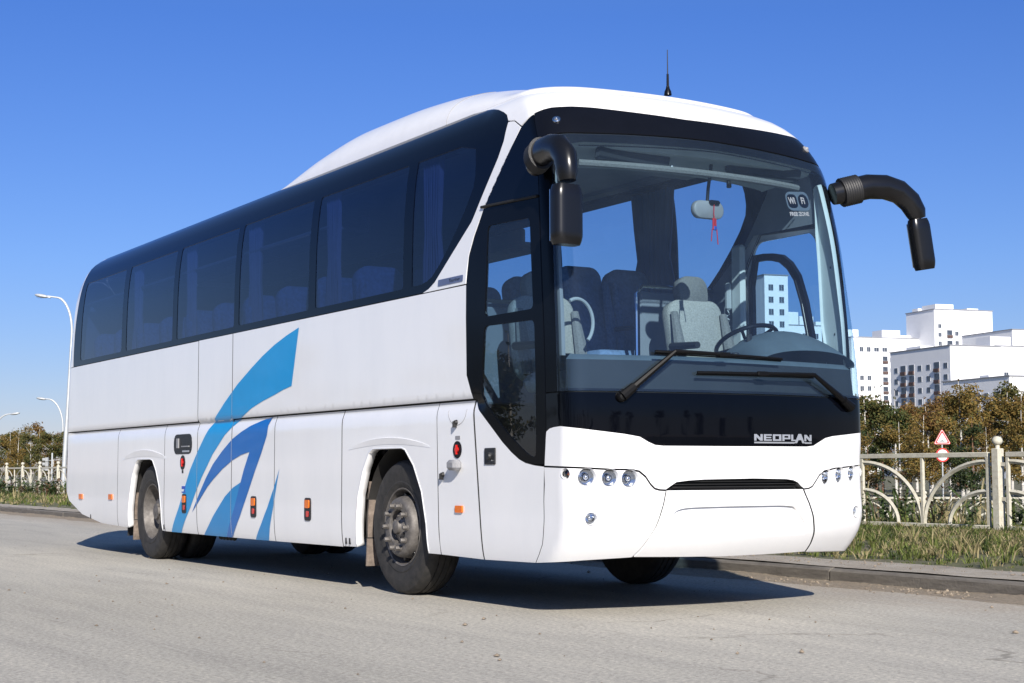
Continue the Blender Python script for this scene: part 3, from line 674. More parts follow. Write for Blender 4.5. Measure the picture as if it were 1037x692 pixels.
plate("small_tag", -1.727, 1.19, .07, .026, .004, ['grey_plastic'], .003)
plate("sticker", -7.555, .770, .125, .085, .006, ['tag_white', 'tag_blue'], .0015, builder=lambda b: (setattr(b, 'm', 1), b.box((-7.555, -1.2775, .792), (.115, .003, .03)), b.box((-7.555, -1.2775, .745), (.115, .003, .012)), b.box((-7.52, -1.2775, .762), (.03, .003, .02))))
b = MB(); b.box((-1.722, -1.31, .993), (.125, .075, .075), ch=.02); b.build("side_repeater", 'grey_plastic', C_)
for s0, v0 in ((-1.747, 1.30), (-1.948, .925)):
    b = MB(); b.lathe([(0, .02), (.014, .02), (.016, .012), (.02, 0)], P1(s0, v0, 0), (0, -1, 0), 12); b.box((s0, -1.292, v0-.015), (.012, .03, .045)); b.build("lock", 'black_plastic', C_)
# round fuel cap line
b = MB(); b.tube([tuple(P1(-1.74+.135*math.cos(a), 1.385+.105*math.sin(a), .0005)) for a in np.linspace(-math.pi*1.02, .02*math.pi, 20)], .0022, 5); b.build("fuel_cap_line", 'grey_plastic', C_)
for s0, v0 in ((-3.56, .385), (-3.63, .385), (-8.20, .37), (-10.9, .42)):
    b = MB(); b.box(tuple(P1(s0, v0, .001)), (.022, .008, .05)); b.build("drain_plug", 'black_plastic', C_)
# maker's plaque on the white pillar
pq = rr(-1.838, 2.338, .375, .047, .008, 3)
b = MB(); b.prism([(u+ (v-2.338)*.15, v) for u, v in pq], lambda a, c, d__: P1(a, c, d__), -.001, .004); plaque = b.build("name_plaque", simple("plaque_grey", (.16, .19, .30), .3, metal=.4), sp)
text_mesh("plaque_lettering", "Tourliner", .038, lambda x, y: P1(-1.86+x*1.15, 2.327+y*.9, .0055), 'satin_black', plaque, shear=.3)

# --- lamps on the nose
def lamp(s, v, r, kind, idx):
    p = P1(s, v, 0); n = N(np.float64(s), np.float64(v)); n = Vector(n.tolist()); ax = (n*.55+Vector((1, 0, 0))*.8).normalized()
    e = empty("headlight" if r > .05 else ("indicator_lamp" if kind == 'a' else "fog_lamp"), parent=C_)
    o = Vector(p.tolist())
    b = MB(); b.lathe([(r*1.03, .002), (r*.98, -.004), (r*.86, -.030), (r*.84, -.045)], o, n, 28); b.build("lamp_surround", 'white', e, angle=50)
    b = MB(); b.lathe([(r*.86, -.030), (r*.84, -.036), (r*.70, -.05), (r*.45, -.066), (.004, -.075)], o, n, 28); b.build("reflector", 'chrome', e, angle=50)
    if r > .05:
        b = MB(); b.lathe([(r*.40, -.040), (r*.40, -.066)], o, n, 16); b.sphere(tuple(o-n*.046), r*.36, 12, 8); b.build("projector", 'chrome', e, angle=50)
    else:
        b = MB(); b.sphere(tuple(o-n*.04), r*.35, 10, 6); b.build("bulb", 'amber' if kind == 'a' else 'chrome', e, angle=60)
    b = MB(); b.lathe([(r*.86, -.028), (r*.80, -.016), (r*.55, -.006), (r*.25, -.0015), (.002, 0)], o, n, 28); b.build("lens", 'lens_glass', e, angle=60)
for k, (s, v, r, kd) in enumerate(lamps_n): lamp(s, v, r, kd, k)
for k, (s, v, r, kd) in enumerate(lamps_f): lamp(s, v, r, kd, (2, 1, 0, 3, 4)[k])
for s, v in ((-.401, 3.312), (2.30, 3.326)):
    b = MB(); n = N(np.float64(s), np.float64(v)); o = P1(s, v, 0); b.lathe([(.030, .0), (.028, .008), (.018, .012), (.016, .010), (.010, .020), (.001, .024)], o, n.tolist(), 18); b.build("marker_lamp", 'chrome' if s < 0 else 'grey_plastic', C_)

# --- maker's name in block letters, underlined
def glyphs():
    g = {}
    g['N'] = [[(0, 0), (.24, 0), (.24, .55), (.62, 0), (.9, 0), (.9, 1), (.66, 1), (.66, .45), (.28, 1), (0, 1)]]
    g['E'] = [[(0, 0), (.86, 0), (.86, .22), (.24, .22), (.24, .40), (.80, .40), (.80, .60), (.24, .60), (.24, .78), (.86, .78), (.86, 1), (0, 1)]]
    g['O'] = [{'p': [(0, 0), (.95, 0), (.95, 1), (0, 1)], 'h': [[(.26, .24), (.69, .24), (.69, .76), (.26, .76)]]}]
    g['P'] = [{'p': [(0, 0), (.24, 0), (.24, .28), (.92, .28), (.92, 1), (0, 1)], 'h': [[(.24, .50), (.68, .50), (.68, .78), (.24, .78)]]}]
    g['L'] = [[(0, 0), (.62, 0), (.62, .20), (.24, .20), (.24, 1), (0, 1)]]
    g['A'] = [[(-.12, -.32), (.16, -.32), (.34, .16), (.66, .16), (.80, -.32), (1.08, -.32), (.68, 1.12), (.34, 1.12)]]
    return g
gl = glyphs(); LX0, LX1, LZ, LH = 1.076, 1.624, 1.148, .044
adv = [('N', 1.02), ('E', .98), ('O', 1.06), ('P', 1.02), ('L', .52), ('A', 1.05), ('N', .9)]
tot = sum(a for _, a in adv); k = (LX1-LX0)/tot; x = LX0; pl = []
def tr(p): return [(x+u*k, LZ+v*LH) for u, v in p]
for ch, a in adv:
    for q in gl[ch]:
        pl.append({'p': tr(q['p']), 'h': [tr(h) for h in q['h']]} if isinstance(q, dict) else tr(q))
    x += a*k
pl.append([(LX0, 1.131), (LX0+4.45*k, 1.131), (LX0+4.55*k, 1.141), (LX0, 1.141)]); pl.append([(LX0+5.72*k, 1.131), (LX1, 1.131), (LX1, 1.141), (LX0+5.62*k, 1.141)])
decal("name_lettering", pl, 'silver', C_, off=.004, step=.2, bstep=.02)

M['sticker_ink'] = simple('sticker_ink', (.22, .25, .28), .5)
# --- wi-fi sticker behind the glass
def wf(u, v): return P1(1.695+u*.30, 2.748+v*.195+u*.03, -.004)
def deca2(name, polys, mat, parent, off=0.):
    V, F = [], []
    for q in polys:
        if isinstance(q, dict): continue
        o = len(V); V += [tuple(wf(*p)+np.array([off, -off, 0])) for p in q]; F.append([o+i for i in range(len(q))])
    return mesh_obj(name, V, F, mat, parent, smooth=False)
st = deca2("wifi_sticker", [rr(.5, .60, 1.0, .72, .22, 5)], simple("sticker_grey", (.13, .15, .18), .5), ws)
deca2("sticker_inset", [rr(.26, .60, .40, .52, .14, 5), rr(.735, .60, .42, .52, .20, 6)], 'satin_black', st, .002)
def wt(x, y): return wf(x, y)+np.array([.004, -.003, 0])
text_mesh("sticker_lettering", "Wi", .30, lambda x, y: wt(.10+x*.72, .50+y*1.15), 'sticker_ink', st, bold=.01)
text_mesh("sticker_lettering", "Fi", .30, lambda x, y: wt(.62+x*.85, .50+y*1.15), 'sticker_ink', st, bold=.01)
text_mesh("sticker_lettering", "FREE ZONE", .20, lambda x, y: wt(.02+x*.80, .04+y), 'sticker_ink', st, bold=.008)

# --- wheels
def tyre_prof(w):
    return [(.295, -w+.01), (.34, -w-.004), (.44, -w-.008), (.49, -w+.006), (.512, -w+.03), (.520, -w+.06), (.520, -w+.085), (.511, -w+.087), (.511, -w+.097), (.521, -w+.099), (.521, -w/2-.007), (.511, -w/2-.005), (.511, -w/2+.005), (.521, -w/2+.007), (.521, -.099), (.511, -.097), (.511, -.087), (.520, -.085), (.520, -.06), (.512, -.032), (.494, -.010), (.47, .000), (.44, .004), (.40, .002), (.355, -.004), (.345, .0), (.335, -.002), (.312, -.012), (.295, -.022)]
def wheel(front):
    e = empty("wheel", parent=C_); ax = (0, -1, 0)
    b = MB(); b.lathe(tyre_prof(.285), (0, 0, 0), ax, 72)
    b.build("tyre", 'tyre', e, angle=28)
    if not front:
        b = MB(); b.lathe(tyre_prof(.285), (0, .335, 0), ax, 72); b.build("tyre", 'tyre', e, angle=28)
    b = MB()
    if front:
        b.lathe([(.306, -.022), (.300, -.012), (.290, -.016), (.283, -.045), (.272, -.10), (.262, -.17), (.25, -.20)], (0, 0, 0), ax, 48)
        b.m = 0; b.lathe([(.262, -.15), (.245, -.075), (.236, -.015), (.226, .012), (.210, .024), (.190, .026), (.142, .026), (.132, .018), (.128, -.02)], (0, 0, 0), ax, 48)
        b.m = 1
        for k in range(10):
            a = 2*math.pi*(k+.5)/10; b.lathe([(.001, -.036), (.016, -.036), (.021, -.045), (.021, -.085)], (.2445*math.cos(a), 0, .2445*math.sin(a)), (0, -1, 0), 10)
        b.build("rim", ['rim', 'satin_black'], e)
        b = MB()
        b.lathe([(.130, -.03), (.118, -.012), (.10, .0), (.075, .012), (.055, .020), (.050, .045), (.035, .052), (.001, .052)], (0, 0, 0), ax, 24)
        for k in range(10):
            a = 2*math.pi*k/10; x, z = .168*math.cos(a), .168*math.sin(a)
            b.lathe([(.024, .022), (.024, .034), (.020, .036)], (x, 0, z), ax, 12); b.lathe([(.019, .030), (.019, .062), (.015, .070), (.001, .072)], (x, 0, z), ax, 6)
        for k in range(8):
            a = 2*math.pi*k/8+.2; b.lathe([(.008, -.02), (.008, .018), (.001, .020)], (.086*math.cos(a), 0, .086*math.sin(a)), ax, 6)
        b.build("wheel_hub", 'rim', e)
    else:
        b.lathe([(.306, -.022), (.300, -.012), (.292, -.016), (.284, -.045), (.276, -.09), (.262, -.14), (.250, -.17), (.225, -.188), (.20, -.196), (.15, -.196)], (0, 0, 0), ax, 48)
        b.m = 1
        for k in range(8):
            a = 2*math.pi*(k+.3)/8; b.lathe([(.001, -.172), (.026, -.172), (.027, -.20)], (.228*math.cos(a), 0, .228*math.sin(a)), ax, 12)
        b.build("rim", ['rim', 'satin_black'], e)
        b = MB(); b.lathe([(.155, -.196), (.150, -.11), (.138, -.09), (.09, -.08), (.085, -.055), (.001, -.05)], (0, 0, 0), ax, 24)
        for k in range(10):
            a = 2*math.pi*k/10; x, z = .1675*math.cos(a), .1675*math.sin(a); b.lathe([(.017, -.196), (.017, -.155), (.001, -.15)], (x, 0, z), ax, 6)
        b.tube([(.20, .19, .05), (.235, .06, .06), (.25, .0, .06)], .006, 6)
        b.build("wheel_hub", 'rim', e)
    return e
XA = -2.78; XB = -8.84
wf_ = wheel(True); wf_.location = (XA, -1.200, .521); w2_ = copy_tree(wf_, C_); w2_.location = (XA, 1.200, .521); w2_.rotation_euler = (0, R(18), math.pi)
wr_ = wheel(False); wr_.location = (XB, -1.200, .521); w2_ = copy_tree(wr_, C_); w2_.location = (XB, 1.200, .521); w2_.rotation_euler = (0, R(25), math.pi)

# --- underbody, wheel boxes, mud flaps
b = MB()
for x0, x1, y in ((-11.2, -9.62, 1.12), (-8.10, -3.62, 1.16), (-2.02, -.62, 1.12)): b.box(((x0+x1)/2, 0, .74), (x1-x0, 2*y, .68), ch=.03)
b.box((XA, 0, .95), (1.7, 1.5, .5)); b.box((XB, 0, .95), (1.6, 1.0, .5)); b.box((-.55, 0, .75), (.5, 2.0, .6), ch=.05)
b.tube([(XA, -1.0, .50), (XA, 1.0, .50)], .07, 10); b.tube([(XB, -1.0, .52), (XB, 1.0, .52)], .11, 10); b.lathe([(.05, -.2), (.22, -.12), (.25, 0), (.22, .12), (.05, .2)], (XB, 0, .52), (1, 0, 0), 14)
b.build("chassis", 'dark', C_)
for xc, wd in ((XA, .66), (XB, .66)):
    for sy in (-1, 1):
        b = MB(); n = 20; V = []; F = []
        prof = [(.61*math.cos(a), .52+.64*math.sin(a)) for a in np.linspace(-.25, math.pi+.25, n)]
        for px_, pz_ in prof: V += [(xc+px_, sy*1.20, pz_), (xc+px_, sy*.50, pz_)]
        F = [[2*i, 2*i+1, 2*i+3, 2*i+2] for i in range(n-1)]
        mesh_obj("wheel_housing", V, F, 'dark', C_)
        b = MB(); b.box((xc-.60, sy*1.02, .56), (.02, .34, .62), ry=R(4)); b.box((xc-.60, sy*1.0, .30), (.014, .40, .22), ry=R(5)); b.build("mud_flap", 'mudflap', C_)
b = MB()
for k in range(5): b.sphere((-7.05+k*.09, -1.05, .30), .03, 8, 6)
b.tube([(-7.1, -1.0, .34), (-6.6, -1.0, .34)], .035, 8); b.build("air_pipes", 'dark', C_)
b = MB(); b.box((-9.62, -1.0, .33), (.02, .42, .20)); b.build("mud_flap", 'black_plastic', C_)

# --- mirrors
def mirror_unit(side):
    e = empty("door_mirror", parent=C_)
    if side < 0:
        path = [(-.62, -1.30, 2.985), (-.50, -1.345, 3.02), (-.40, -1.37, 3.035), (-.28, -1.385, 3.035), (-.17, -1.395, 3.01), (-.095, -1.40, 2.94), (-.075, -1.40, 2.84), (-.07, -1.40, 2.78)]
        rad = [.088, .104, .100, .096, .096, .095, .088, .070]; bel = [(-.545, -1.335, 3.01), (-.44, -1.36, 3.03)]
        hc, hs, tilt = Vector((-.10, -1.40, 2.565)), (.16, .215, .385), 0
    else:
        path = [(-.47, 1.20, 2.985), (-.43, 1.34, 3.02), (-.39, 1.48, 3.055), (-.36, 1.62, 3.06), (-.335, 1.74, 3.03), (-.315, 1.83, 2.96), (-.30, 1.875, 2.88), (-.295, 1.89, 2.83)]
        rad = [.086, .098, .101, .101, .100, .097, .088, .068]; bel = [(-.455, 1.27, 3.0), (-.415, 1.40, 3.035)]
        hc, hs, tilt = Vector((-.30, 1.915, 2.640)), (.14, .170, .385), R(10)
    b = MB(); b.tube(path, [q*.93 for q in rad], 20, sq=(1.0, .80)); b.build("mirror_arm", 'mirror_black', e, angle=50)
    b = MB(); n = 30; p0, p1 = Vector(bel[0]), Vector(bel[1]); b.tube([p0.lerp(p1, i/(n-1)) for i in range(n)], [(.104 if side < 0 else .102)+(.004 if i % 4 in (1, 2) else 0) for i in range(n)], 20, sq=(1.04, .86)); b.build("mirror_bellows", 'black_plastic', e, angle=40)
    # head: rounded shell, convex to the front, flat mirror face behind
    V, F = [], []; nz_, nt = 14, 24; hx, hy, hz = hs[0]/2, hs[1]/2, hs[2]/2
    for i in range(nz_+1):
        t = -1+2*i/nz_; k = (1-abs(t)**14)**.5 if abs(t) < 1 else .0; k = max(k, .84); zz = t*hz
        for j in range(nt):
            a = 2*math.pi*j/nt; cx_, sy_ = math.cos(a), math.sin(a)
            sx = math.copysign(abs(cx_)**.6, cx_)*hx*(1.0 if cx_ > 0 else .55); s_y = math.copysign(abs(sy_)**.55, sy_)*hy
            V.append((sx*k, s_y*k, zz))
    for i in range(nz_):
        for j in range(nt): F.append([i*nt+j, i*nt+(j+1) % nt, (i+1)*nt+(j+1) % nt, (i+1)*nt+j])
    F.append(list(range(nt-1, -1, -1))); F.append([nz_*nt+j for j in range(nt)])
    mt = Matrix.Translation(hc) @ Matrix.Rotation(tilt, 4, 'X') @ Matrix.Rotation(R(-8) if side > 0 else R(4), 4, 'Z')
    h = mesh_obj("mirror_head", [mt @ Vector(v) for v in V], F, 'mirror_black', e, angle=55)
    b = MB(); b.X = mt; b.box((-hx*.58, 0, 0), (.004, hs[1]*.82, hs[2]*.86), ch=.001); b.build("mirror_glass", 'chrome', e)
mirror_unit(-1); mirror_unit(1)

# --- wipers
def wiper(piv, elbow, b0, b1, lift):
    e = empty("wiper", parent=C_)
    pv = P1(*piv, .03); el = P1(*elbow, .060)
    b = MB(); n = N(np.float64(piv[0]), np.float64(piv[1])).tolist(); b.lathe([(.034, -.03), (.036, .0), (.032, .018), (.02, .03), (.001, .032)], P1(*piv, .01), n, 16)
    mid = pv*.78+el*.22; b.tube([tuple(pv), tuple(mid)], [.036, .030], 10); b.tube([tuple(mid), tuple(el)], [.024, .014], 8); b.m = 1
    b.lathe([(.024, 0), (.024, .012)], tuple(pv*.86+el*.14-np.array(n)*0), (el-pv).tolist(), 10)
    b.m = 0; md = [b0[0]*.5+b1[0]*.5, b0[1]*.5+b1[1]*.5]
    b.tube([tuple(el), tuple(P1(elbow[0]*.5+md[0]*.5, elbow[1]*.5+md[1]*.5, .060)), tuple(P1(md[0], md[1], .050))], [.013, .012, .012], 8)
    b.box(tuple(P1(md[0], md[1], .045)), (.03, .09, .03), ch=.006)
    b.build("wiper_arm", ['wiper_black', 'chrome'], e)
    b = MB(); sg = np.linspace(0, 1, 16); b.tube([tuple(P1(b0[0]+(b1[0]-b0[0])*t, b0[1]+(b1[1]-b0[1])*t, .030+.008*math.sin(math.pi*t))) for t in sg], .010, 6)
    b.tube([tuple(P1(b0[0]+(b1[0]-b0[0])*t, b0[1]+(b1[1]-b0[1])*t-.012, .016)) for t in sg], .0055, 5); b.build("wiper_blade", 'wiper_black', e)
wiper((.060, 1.425), (.435, 1.722), (.300, 1.722), (1.34, 1.704), .05)
wiper((2.06, 1.395), (1.62, 1.604), (.610, 1.592), (1.66, 1.600), .05)
# roof joints
def capline(fn_st, nme):
    b = MB(); pts = []
    for s_, t_ in fn_st:
        pts.append(tuple(cap(np.array([s_]), np.array([t_]))[0]+np.array([0, 0, .001])) if t_ is not None else None)
    b.tube(pts, .0028, 5); b.build(nme, 'grey_plastic', C_)
capline([(-2.35, t) for t in np.linspace(0, .55, 24)**1.4], "roof_joint")
# aerial
b = MB(); b.lathe([(.030, -.02), (.026, .01), (.016, .03), (.012, .05)], (-1.36, .36, 3.835), (0, 0, 1), 14); b.tube([(-1.36, .36, 3.86), (-1.36, .36, 3.98)], [.011, .009], 8); b.tube([(-1.36, .36, 3.98), (-1.36, .36, 4.17)], [.0045, .003], 6); b.build("aerial", 'satin_black', C_)

# ------------------------------------------------------------------ coach interior
b = MB(); b.box((-6.95, 0, 1.42), (9.6, 2.40, .06)); b.box((-1.35, 0, 1.05), (1.7, 2.36, .05)); b.box((-2.17, 0, 1.24), (.04, 2.36, .36)); b.build("cabin_floor", 'dash', C_)
b = MB(); b.box((-6.6, 0, 3.43), (9.4, 2.05, .03)); b.box((-1.55, 0, 3.36), (1.1, 2.2, .03)); b.build("ceiling", 'headliner', C_)
b = MB()
for sy in (-1, 1):
    b.box((-7.0, sy*1.215, 1.86), (9.5, .03, .85))
    b.box((-6.7, sy*1.02, 3.40), (9.2, .12, .04))
b.box((-11.75, 0, 2.4), (.04, 2.3, 2.0)); b.build("wall_lining", 'liner', C_)
for sy in (-1, 1):
    b = MB(); b.box((-7.9, sy*.98, 3.06), (7.4, .40, .035), ch=.01); b.box((-7.9, sy*.80, 3.13), (7.4, .04, .14), ch=.012)
    for k in range(9): b.box((-4.5-k*.83, sy*.95, 3.035), (.34, .16, .03), ch=.01)
    b.build("luggage_rack", 'liner', C_)
# lining behind the slanted pillars
for mir in (False, True):
    f = mirror if mir else (lambda p: p)
    ins = [(-.60, 3.36), (-1.0, 3.37), (-1.10, 3.24), (-1.17, 3.12), (-1.56, 2.71), (-1.97, 2.42), (-2.22, 2.30), (-2.25, 1.46), (-1.62, 1.46), (-1.60, 2.62), (-1.40, 2.80), (-.60, 2.80)]
    V, F, Nn = skin_mesh(f(ins), step=.12, bstep=.06, depth=0, off=-.045); mesh_obj("pillar_lining", V, F, 'liner', C_, normals=Nn)
    tr_ = [(-.42, 1.70), (-.38, 1.70), (-.38, 3.05), (-.44, 3.10), (-.60, 3.05), (-.62, 1.70)]
    V, F, Nn = skin_mesh(f(smooth_poly(tr_, 1)), step=.08, bstep=.05, depth=.03, off=-.035); t_ = mesh_obj("windscreen_post_trim", V, F, 'trim_pale' if mir else 'liner', C_, normals=Nn)
    b = MB()
    for z in (1.95, 2.45, 2.92): p = P1(2.50 if mir else -.50, z, -.03); b.lathe([(.012, 0), (.010, .004), (.001, .005)], tuple(p), (1, 0, 0), 10)
    b.build("trim_screw", 'black_plastic', t_)
# driver's doorpost trim with the handset
b = MB(); b.box((-1.56, 1.19, 2.28), (.14, .06, .92), ch=.02); b.build("door_post_trim", 'trim_pale', C_)
b = MB(); b.box((-1.62, 1.13, 2.33), (.05, .05, .22), ch=.015); b.tube([(-1.62, 1.12, 2.22)]+[(-1.62+.015*math.cos(k*1.3), 1.12+.015*math.sin(k*1.3), 2.20-k*.011) for k in range(24)], .006, 5); b.build("handset", 'headliner', C_)
# front ceiling: visor rail, blinds
b = MB(); b.tube([tuple(P1(s, 3.075, -.16)) for s in np.linspace(-.15, 2.15, 24)], .026, 8); b.build("visor_rail", 'seat_grey_dark', C_)
V, F = [], []
for s in np.linspace(-.3, 2.3, 40): V += [tuple(P1(s, 3.20, -.03)), tuple(P1(s, 3.17, -.10)), tuple(P1(s, 3.26, -.40)+np.array([-.1, 0, 0]))]
for i in range(39): F += [[3*i, 3*i+1, 3*i+4, 3*i+3], [3*i+1, 3*i+2, 3*i+5, 3*i+4]]
mesh_obj("front_headliner", V, F, 'headliner', C_)
b = MB(); b.box((-.55, -.55, 3.10), (.05, .62, .10), ch=.02, ry=R(20)); b.box((-.56, .62, 3.12), (.05, .7, .09), ch=.02, ry=R(20)); b.m = 1; b.sphere((-.52, -.24, 3.06), .014); b.build("sun_visor", ['dash', 'silver'], C_)
# dashboard
V, F = [], []
ss = np.linspace(-.36, 2.36, 60)
for s in ss:
    p0 = P1(s, 1.47, -.04); p1 = P1(s, 1.675, -.05); p2 = P1(s, 1.715, -.09); y = p2[1]
    xr = -.80; p3 = np.array([min(xr, p2[0]-.1), y*.985, 1.735]); p4 = np.array([min(xr, p2[0]-.1)-.03, y*.985, 1.70]); p5 = np.array([min(xr, p2[0]-.1)-.03, y*.98, 1.1])
    V += [tuple(p) for p in (p0, p1, p2, p3, p4, p5)]
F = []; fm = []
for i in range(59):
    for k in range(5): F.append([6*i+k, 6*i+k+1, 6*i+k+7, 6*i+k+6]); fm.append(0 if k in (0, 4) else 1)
dsh = mesh_obj("dashboard", V, F, ['dash', 'dash_top_lit'], C_, fm=fm, angle=40)
b = MB(); n = 24; V, F = [], []
for i in range(13):
    t = i/12; x = -.32-.52*t; hgt = .27*math.sin(math.pi*min(1, t*.62+.10))**.8
    for j in range(n+1):
        a = math.pi*j/n; V.append((x+.05*math.sin(a), .80-.44*math.cos(a)*(1-.1*t), 1.69+hgt*math.sin(a)**.85))
for i in range(12):
    for j in range(n): k = i*(n+1)+j; F.append([k, k+1, k+n+2, k+n+1])
F.append([12*(n+1)+j for j in range(n+1)])
mesh_obj("instrument_hood", V, F, 'dash_top_lit', dsh, angle=50)
b = MB()
for y in (.16, .23, .30): b.lathe([(.028, 0), (.028, .055), (.022, .06), (.001, .06)], (-.52, y, 1.72), (0, 0, 1), 14)
b.box((-.60, .50, 1.80), (.035, .045, .26), ch=.012, rx=R(3)); b.build("dashboard_cup", 'black_plastic', dsh)
# steering wheel
st = empty("steering_wheel", (-.93, .74, 1.90), parent=C_); st.rotation_euler = (0, R(-28), 0)
b = MB(); b.tube([(.235*math.cos(a), .235*math.sin(a), 0) for a in np.linspace(0, 2*math.pi, 40)], .017, 8, caps=False)
for a in (.5, 2.64, 3.9, 5.5): b.tube([(.06*math.cos(a), .06*math.sin(a), -.02), (.23*math.cos(a), .23*math.sin(a), 0)], .014, 6)
b.lathe([(.001, 0), (.075, -.005), (.085, -.03), (.05, -.06)], (0, 0, 0), (0, 0, 1), 16); b.build("rim_and_spokes", 'satin_black', st)
b = MB(); b.tube([(0, 0, -.05), (0, 0, -.5)], .035, 8); b.build("column", 'satin_black', st)

def shell(w, h, d, top=.16, n=22, curve=.03):
    """upholstered slab: front face outline a rounded rectangle, padded; returns V,F with x = depth, y = width, z = height"""
    V, F = [], []; lv = [(-.5, .90), (-.42, .97), (-.2, 1.0), (.2, 1.0), (.42, .97), (.5, .90)]
    out = rr(0, h/2, w, h, top, 5); m = len(out)
    for dx, k in lv:
        for (y, z) in out: V.append((d*dx+curve*(1-(2*y/w)**2)*(1 if dx > 0 else .3)*0-curve*math.cos((z/h-.5)*2.4), y*k, h/2+(z-h/2)*(.96 if k < .95 else 1)))
    for i in range(len(lv)-1):
        for j in range(m): F.append([i*m+j, i*m+(j+1) % m, (i+1)*m+(j+1) % m, (i+1)*m+j])
    F.append(list(range(m-1, -1, -1))); F.append([(len(lv)-1)*m+j for j in range(m)])
    return V, F
def seat(kind, loc, z0):
    """seat facing forward (+x)"""
    e = empty("passenger_seat" if kind == 0 else "crew_seat", loc, parent=C_)
    body, side = (('seat_blue', 'seat_blue') if kind == 0 else ('seat_grey', 'seat_grey_dark'))
    w = .445 if kind == 0 else .52; h = .80 if kind == 0 else .62
    V, F = shell(w, h, .12, .11); mt = Matrix.Translation((-.20, 0, .42)) @ Matrix.Rotation(R(-12), 4, 'Y')
    bk = mesh_obj("backrest", [mt @ Vector(v) for v in V], F, body, e, angle=60)
    b = MB()
    for sy in (-1, 1): b.tube([(-.13, sy*w*.44, .46), (-.17, sy*w*.46, .42+h*.4), (-.24, sy*w*.45, .42+h*.82)], [.04, .05, .03], 8, sq=(.8, 1))
    b.build("side_bolster", side if kind else body, bk)
    if kind:
        V, F = shell(.28, .24, .10, .09, curve=.0); mt = Matrix.Translation((-.325, 0, .42+h*.90)) @ Matrix.Rotation(R(-8), 4, 'Y')
        mesh_obj("headrest", [mt @ Vector(v) for v in V], F, side, bk, angle=60)
    b = MB(); b.box((.06, 0, .40), (.50, w, .13), ch=.045); b.build("cushion", body, e, angle=50)
    b = MB(); b.box((-.02, 0, .18), (.34, w*.6, .32), ch=.02); b.build("seat_base", 'dash', e)
    if kind:
        b = MB(); b.tube([(-.2, -w*.56, .66), (.12, -w*.56, .65)], [.03, .026], 8); b.build("armrest", 'black_plastic', e)
    else:
        b = MB(); b.tube([(-.24, w*.53, .68), (.10, w*.53, .67)], [.022, .02], 6); b.build("armrest", 'black_plastic', e)
    return e
z0 = 1.45
ps = seat(0, (-2.45, .47, z0), z0); first = True
rows = [-2.45-.83*k for k in range(11)]
for x in rows:
    for y in (-.98, -.50, .47, .97):
        if first: first = False; continue
        if (x, y) == (-2.45, .47): continue
        if x > -3 and y < 0: continue
        c = copy_tree(ps, C_); c.location = (x, y, z0)
ps.location = (-2.45, .47, z0)
dsx = seat(1, (-1.12, .63, 1.22), 1.22); dsx.name = "driver_seat"
gs_ = copy_tree(dsx, C_); gs_.location = (-1.0, -.82, 1.16); gs_.name = "guide_seat"
b = MB(); b.tube([(-1.0-.02*math.cos(a), -.72+.145*math.cos(a), 1.99+.165*math.sin(a)) for a in np.linspace(R(118), R(-48), 22)], .013, 8); b.build("grab_handle", 'headliner', C_)
# partition and rails behind the driver
b = MB(); b.tube([(-1.86, .40, 1.45), (-1.86, .40, 2.34), (-1.86, .46, 2.40), (-1.86, 1.16, 2.40)], .018, 8); b.build("partition_rail", 'chrome', C_)
b = MB(); b.box((-1.88, .80, 1.90), (.03, .70, .92), ch=.03); b.build("partition_panel", 'liner', C_)
b = MB(); b.tube([(-1.80, -.30, 1.45), (-1.80, -.30, 2.15), (-1.80, -.36, 2.20), (-1.80, -1.15, 2.20)], .018, 8); b.build("partition_rail", 'chrome', C_)
b = MB(); b.box((-1.82, -.75, 1.80), (.03, .85, .72), ch=.03); b.build("partition_panel", 'liner', C_)
b = MB(); b.tube([(-.78, 1.02, 1.75), (-.80, 1.04, 2.1), (-.86, 1.06, 2.28)], .010, 6); b.build("cable_arm", 'black_plastic', C_) if False else None
# inside mirror
im = empty("inside_mirror", parent=C_)
b = MB(); V, F = shell(.27, .125, .05, .06, curve=0); mt = Matrix.Translation((-.60, .13, 2.735)); mesh_obj("mirror_shell", [mt @ Vector(v) for v in V], F, 'grey_plastic', im, angle=50)
b = MB(); b.tube([(-.60, .13, 2.85), (-.60, .14, 2.95), (-.56, .14, 3.12)], .012, 6); b.box((-.575, .17, 2.85), (.05, .09, .03), ch=.01); b.build("stalk", 'satin_black', im)
b = MB(); b.box((-.60, .33, 3.02), (.03, .03, .09), ch=.005); b.build("ceiling_sensor", 'black_plastic', C_)
# curtains
def curtain(x0, x1, sy, mat, zb=2.32, zt=3.34, y=1.165):
    n = 60; V, F = [], []; ph = rnd.random()*6
    zs = [zb, zb+.25*(zt-zb), zb+.43*(zt-zb), zb+.7*(zt-zb), zt]; pin = [1.0, .9, .72, .85, .95]
    xc = (x0+x1)/2
    for i in range(n+1):
        t = i/n; x = x0+(x1-x0)*t
        for z, k in zip(zs, pin): V.append((xc+(x-xc)*k+.006*math.sin(i*.9+z), sy*(y-.022*math.sin(t*math.pi*2*7+ph+.4*math.sin(z*5))), z))
    m = len(zs)
    for i in range(n):
        for k in range(m-1): F.append([i*m+k, i*m+k+1, (i+1)*m+k+1, (i+1)*m+k])
    mesh_obj("curtain", V, F, mat, C_, angle=60)
curtain(-2.98, -2.33, 1, 'curtain')
for xm in (-4.34, -6.13, -7.92, -9.69):
    curtain(xm-.20, xm+.22, 1, 'curtain')
for xm, w in ((-2.53, .30), (-4.34, .30), (-6.13, .32), (-7.92, .30), (-9.69, .28)): curtain(xm+.07, xm+.07+w, -1, 'curtain_light')
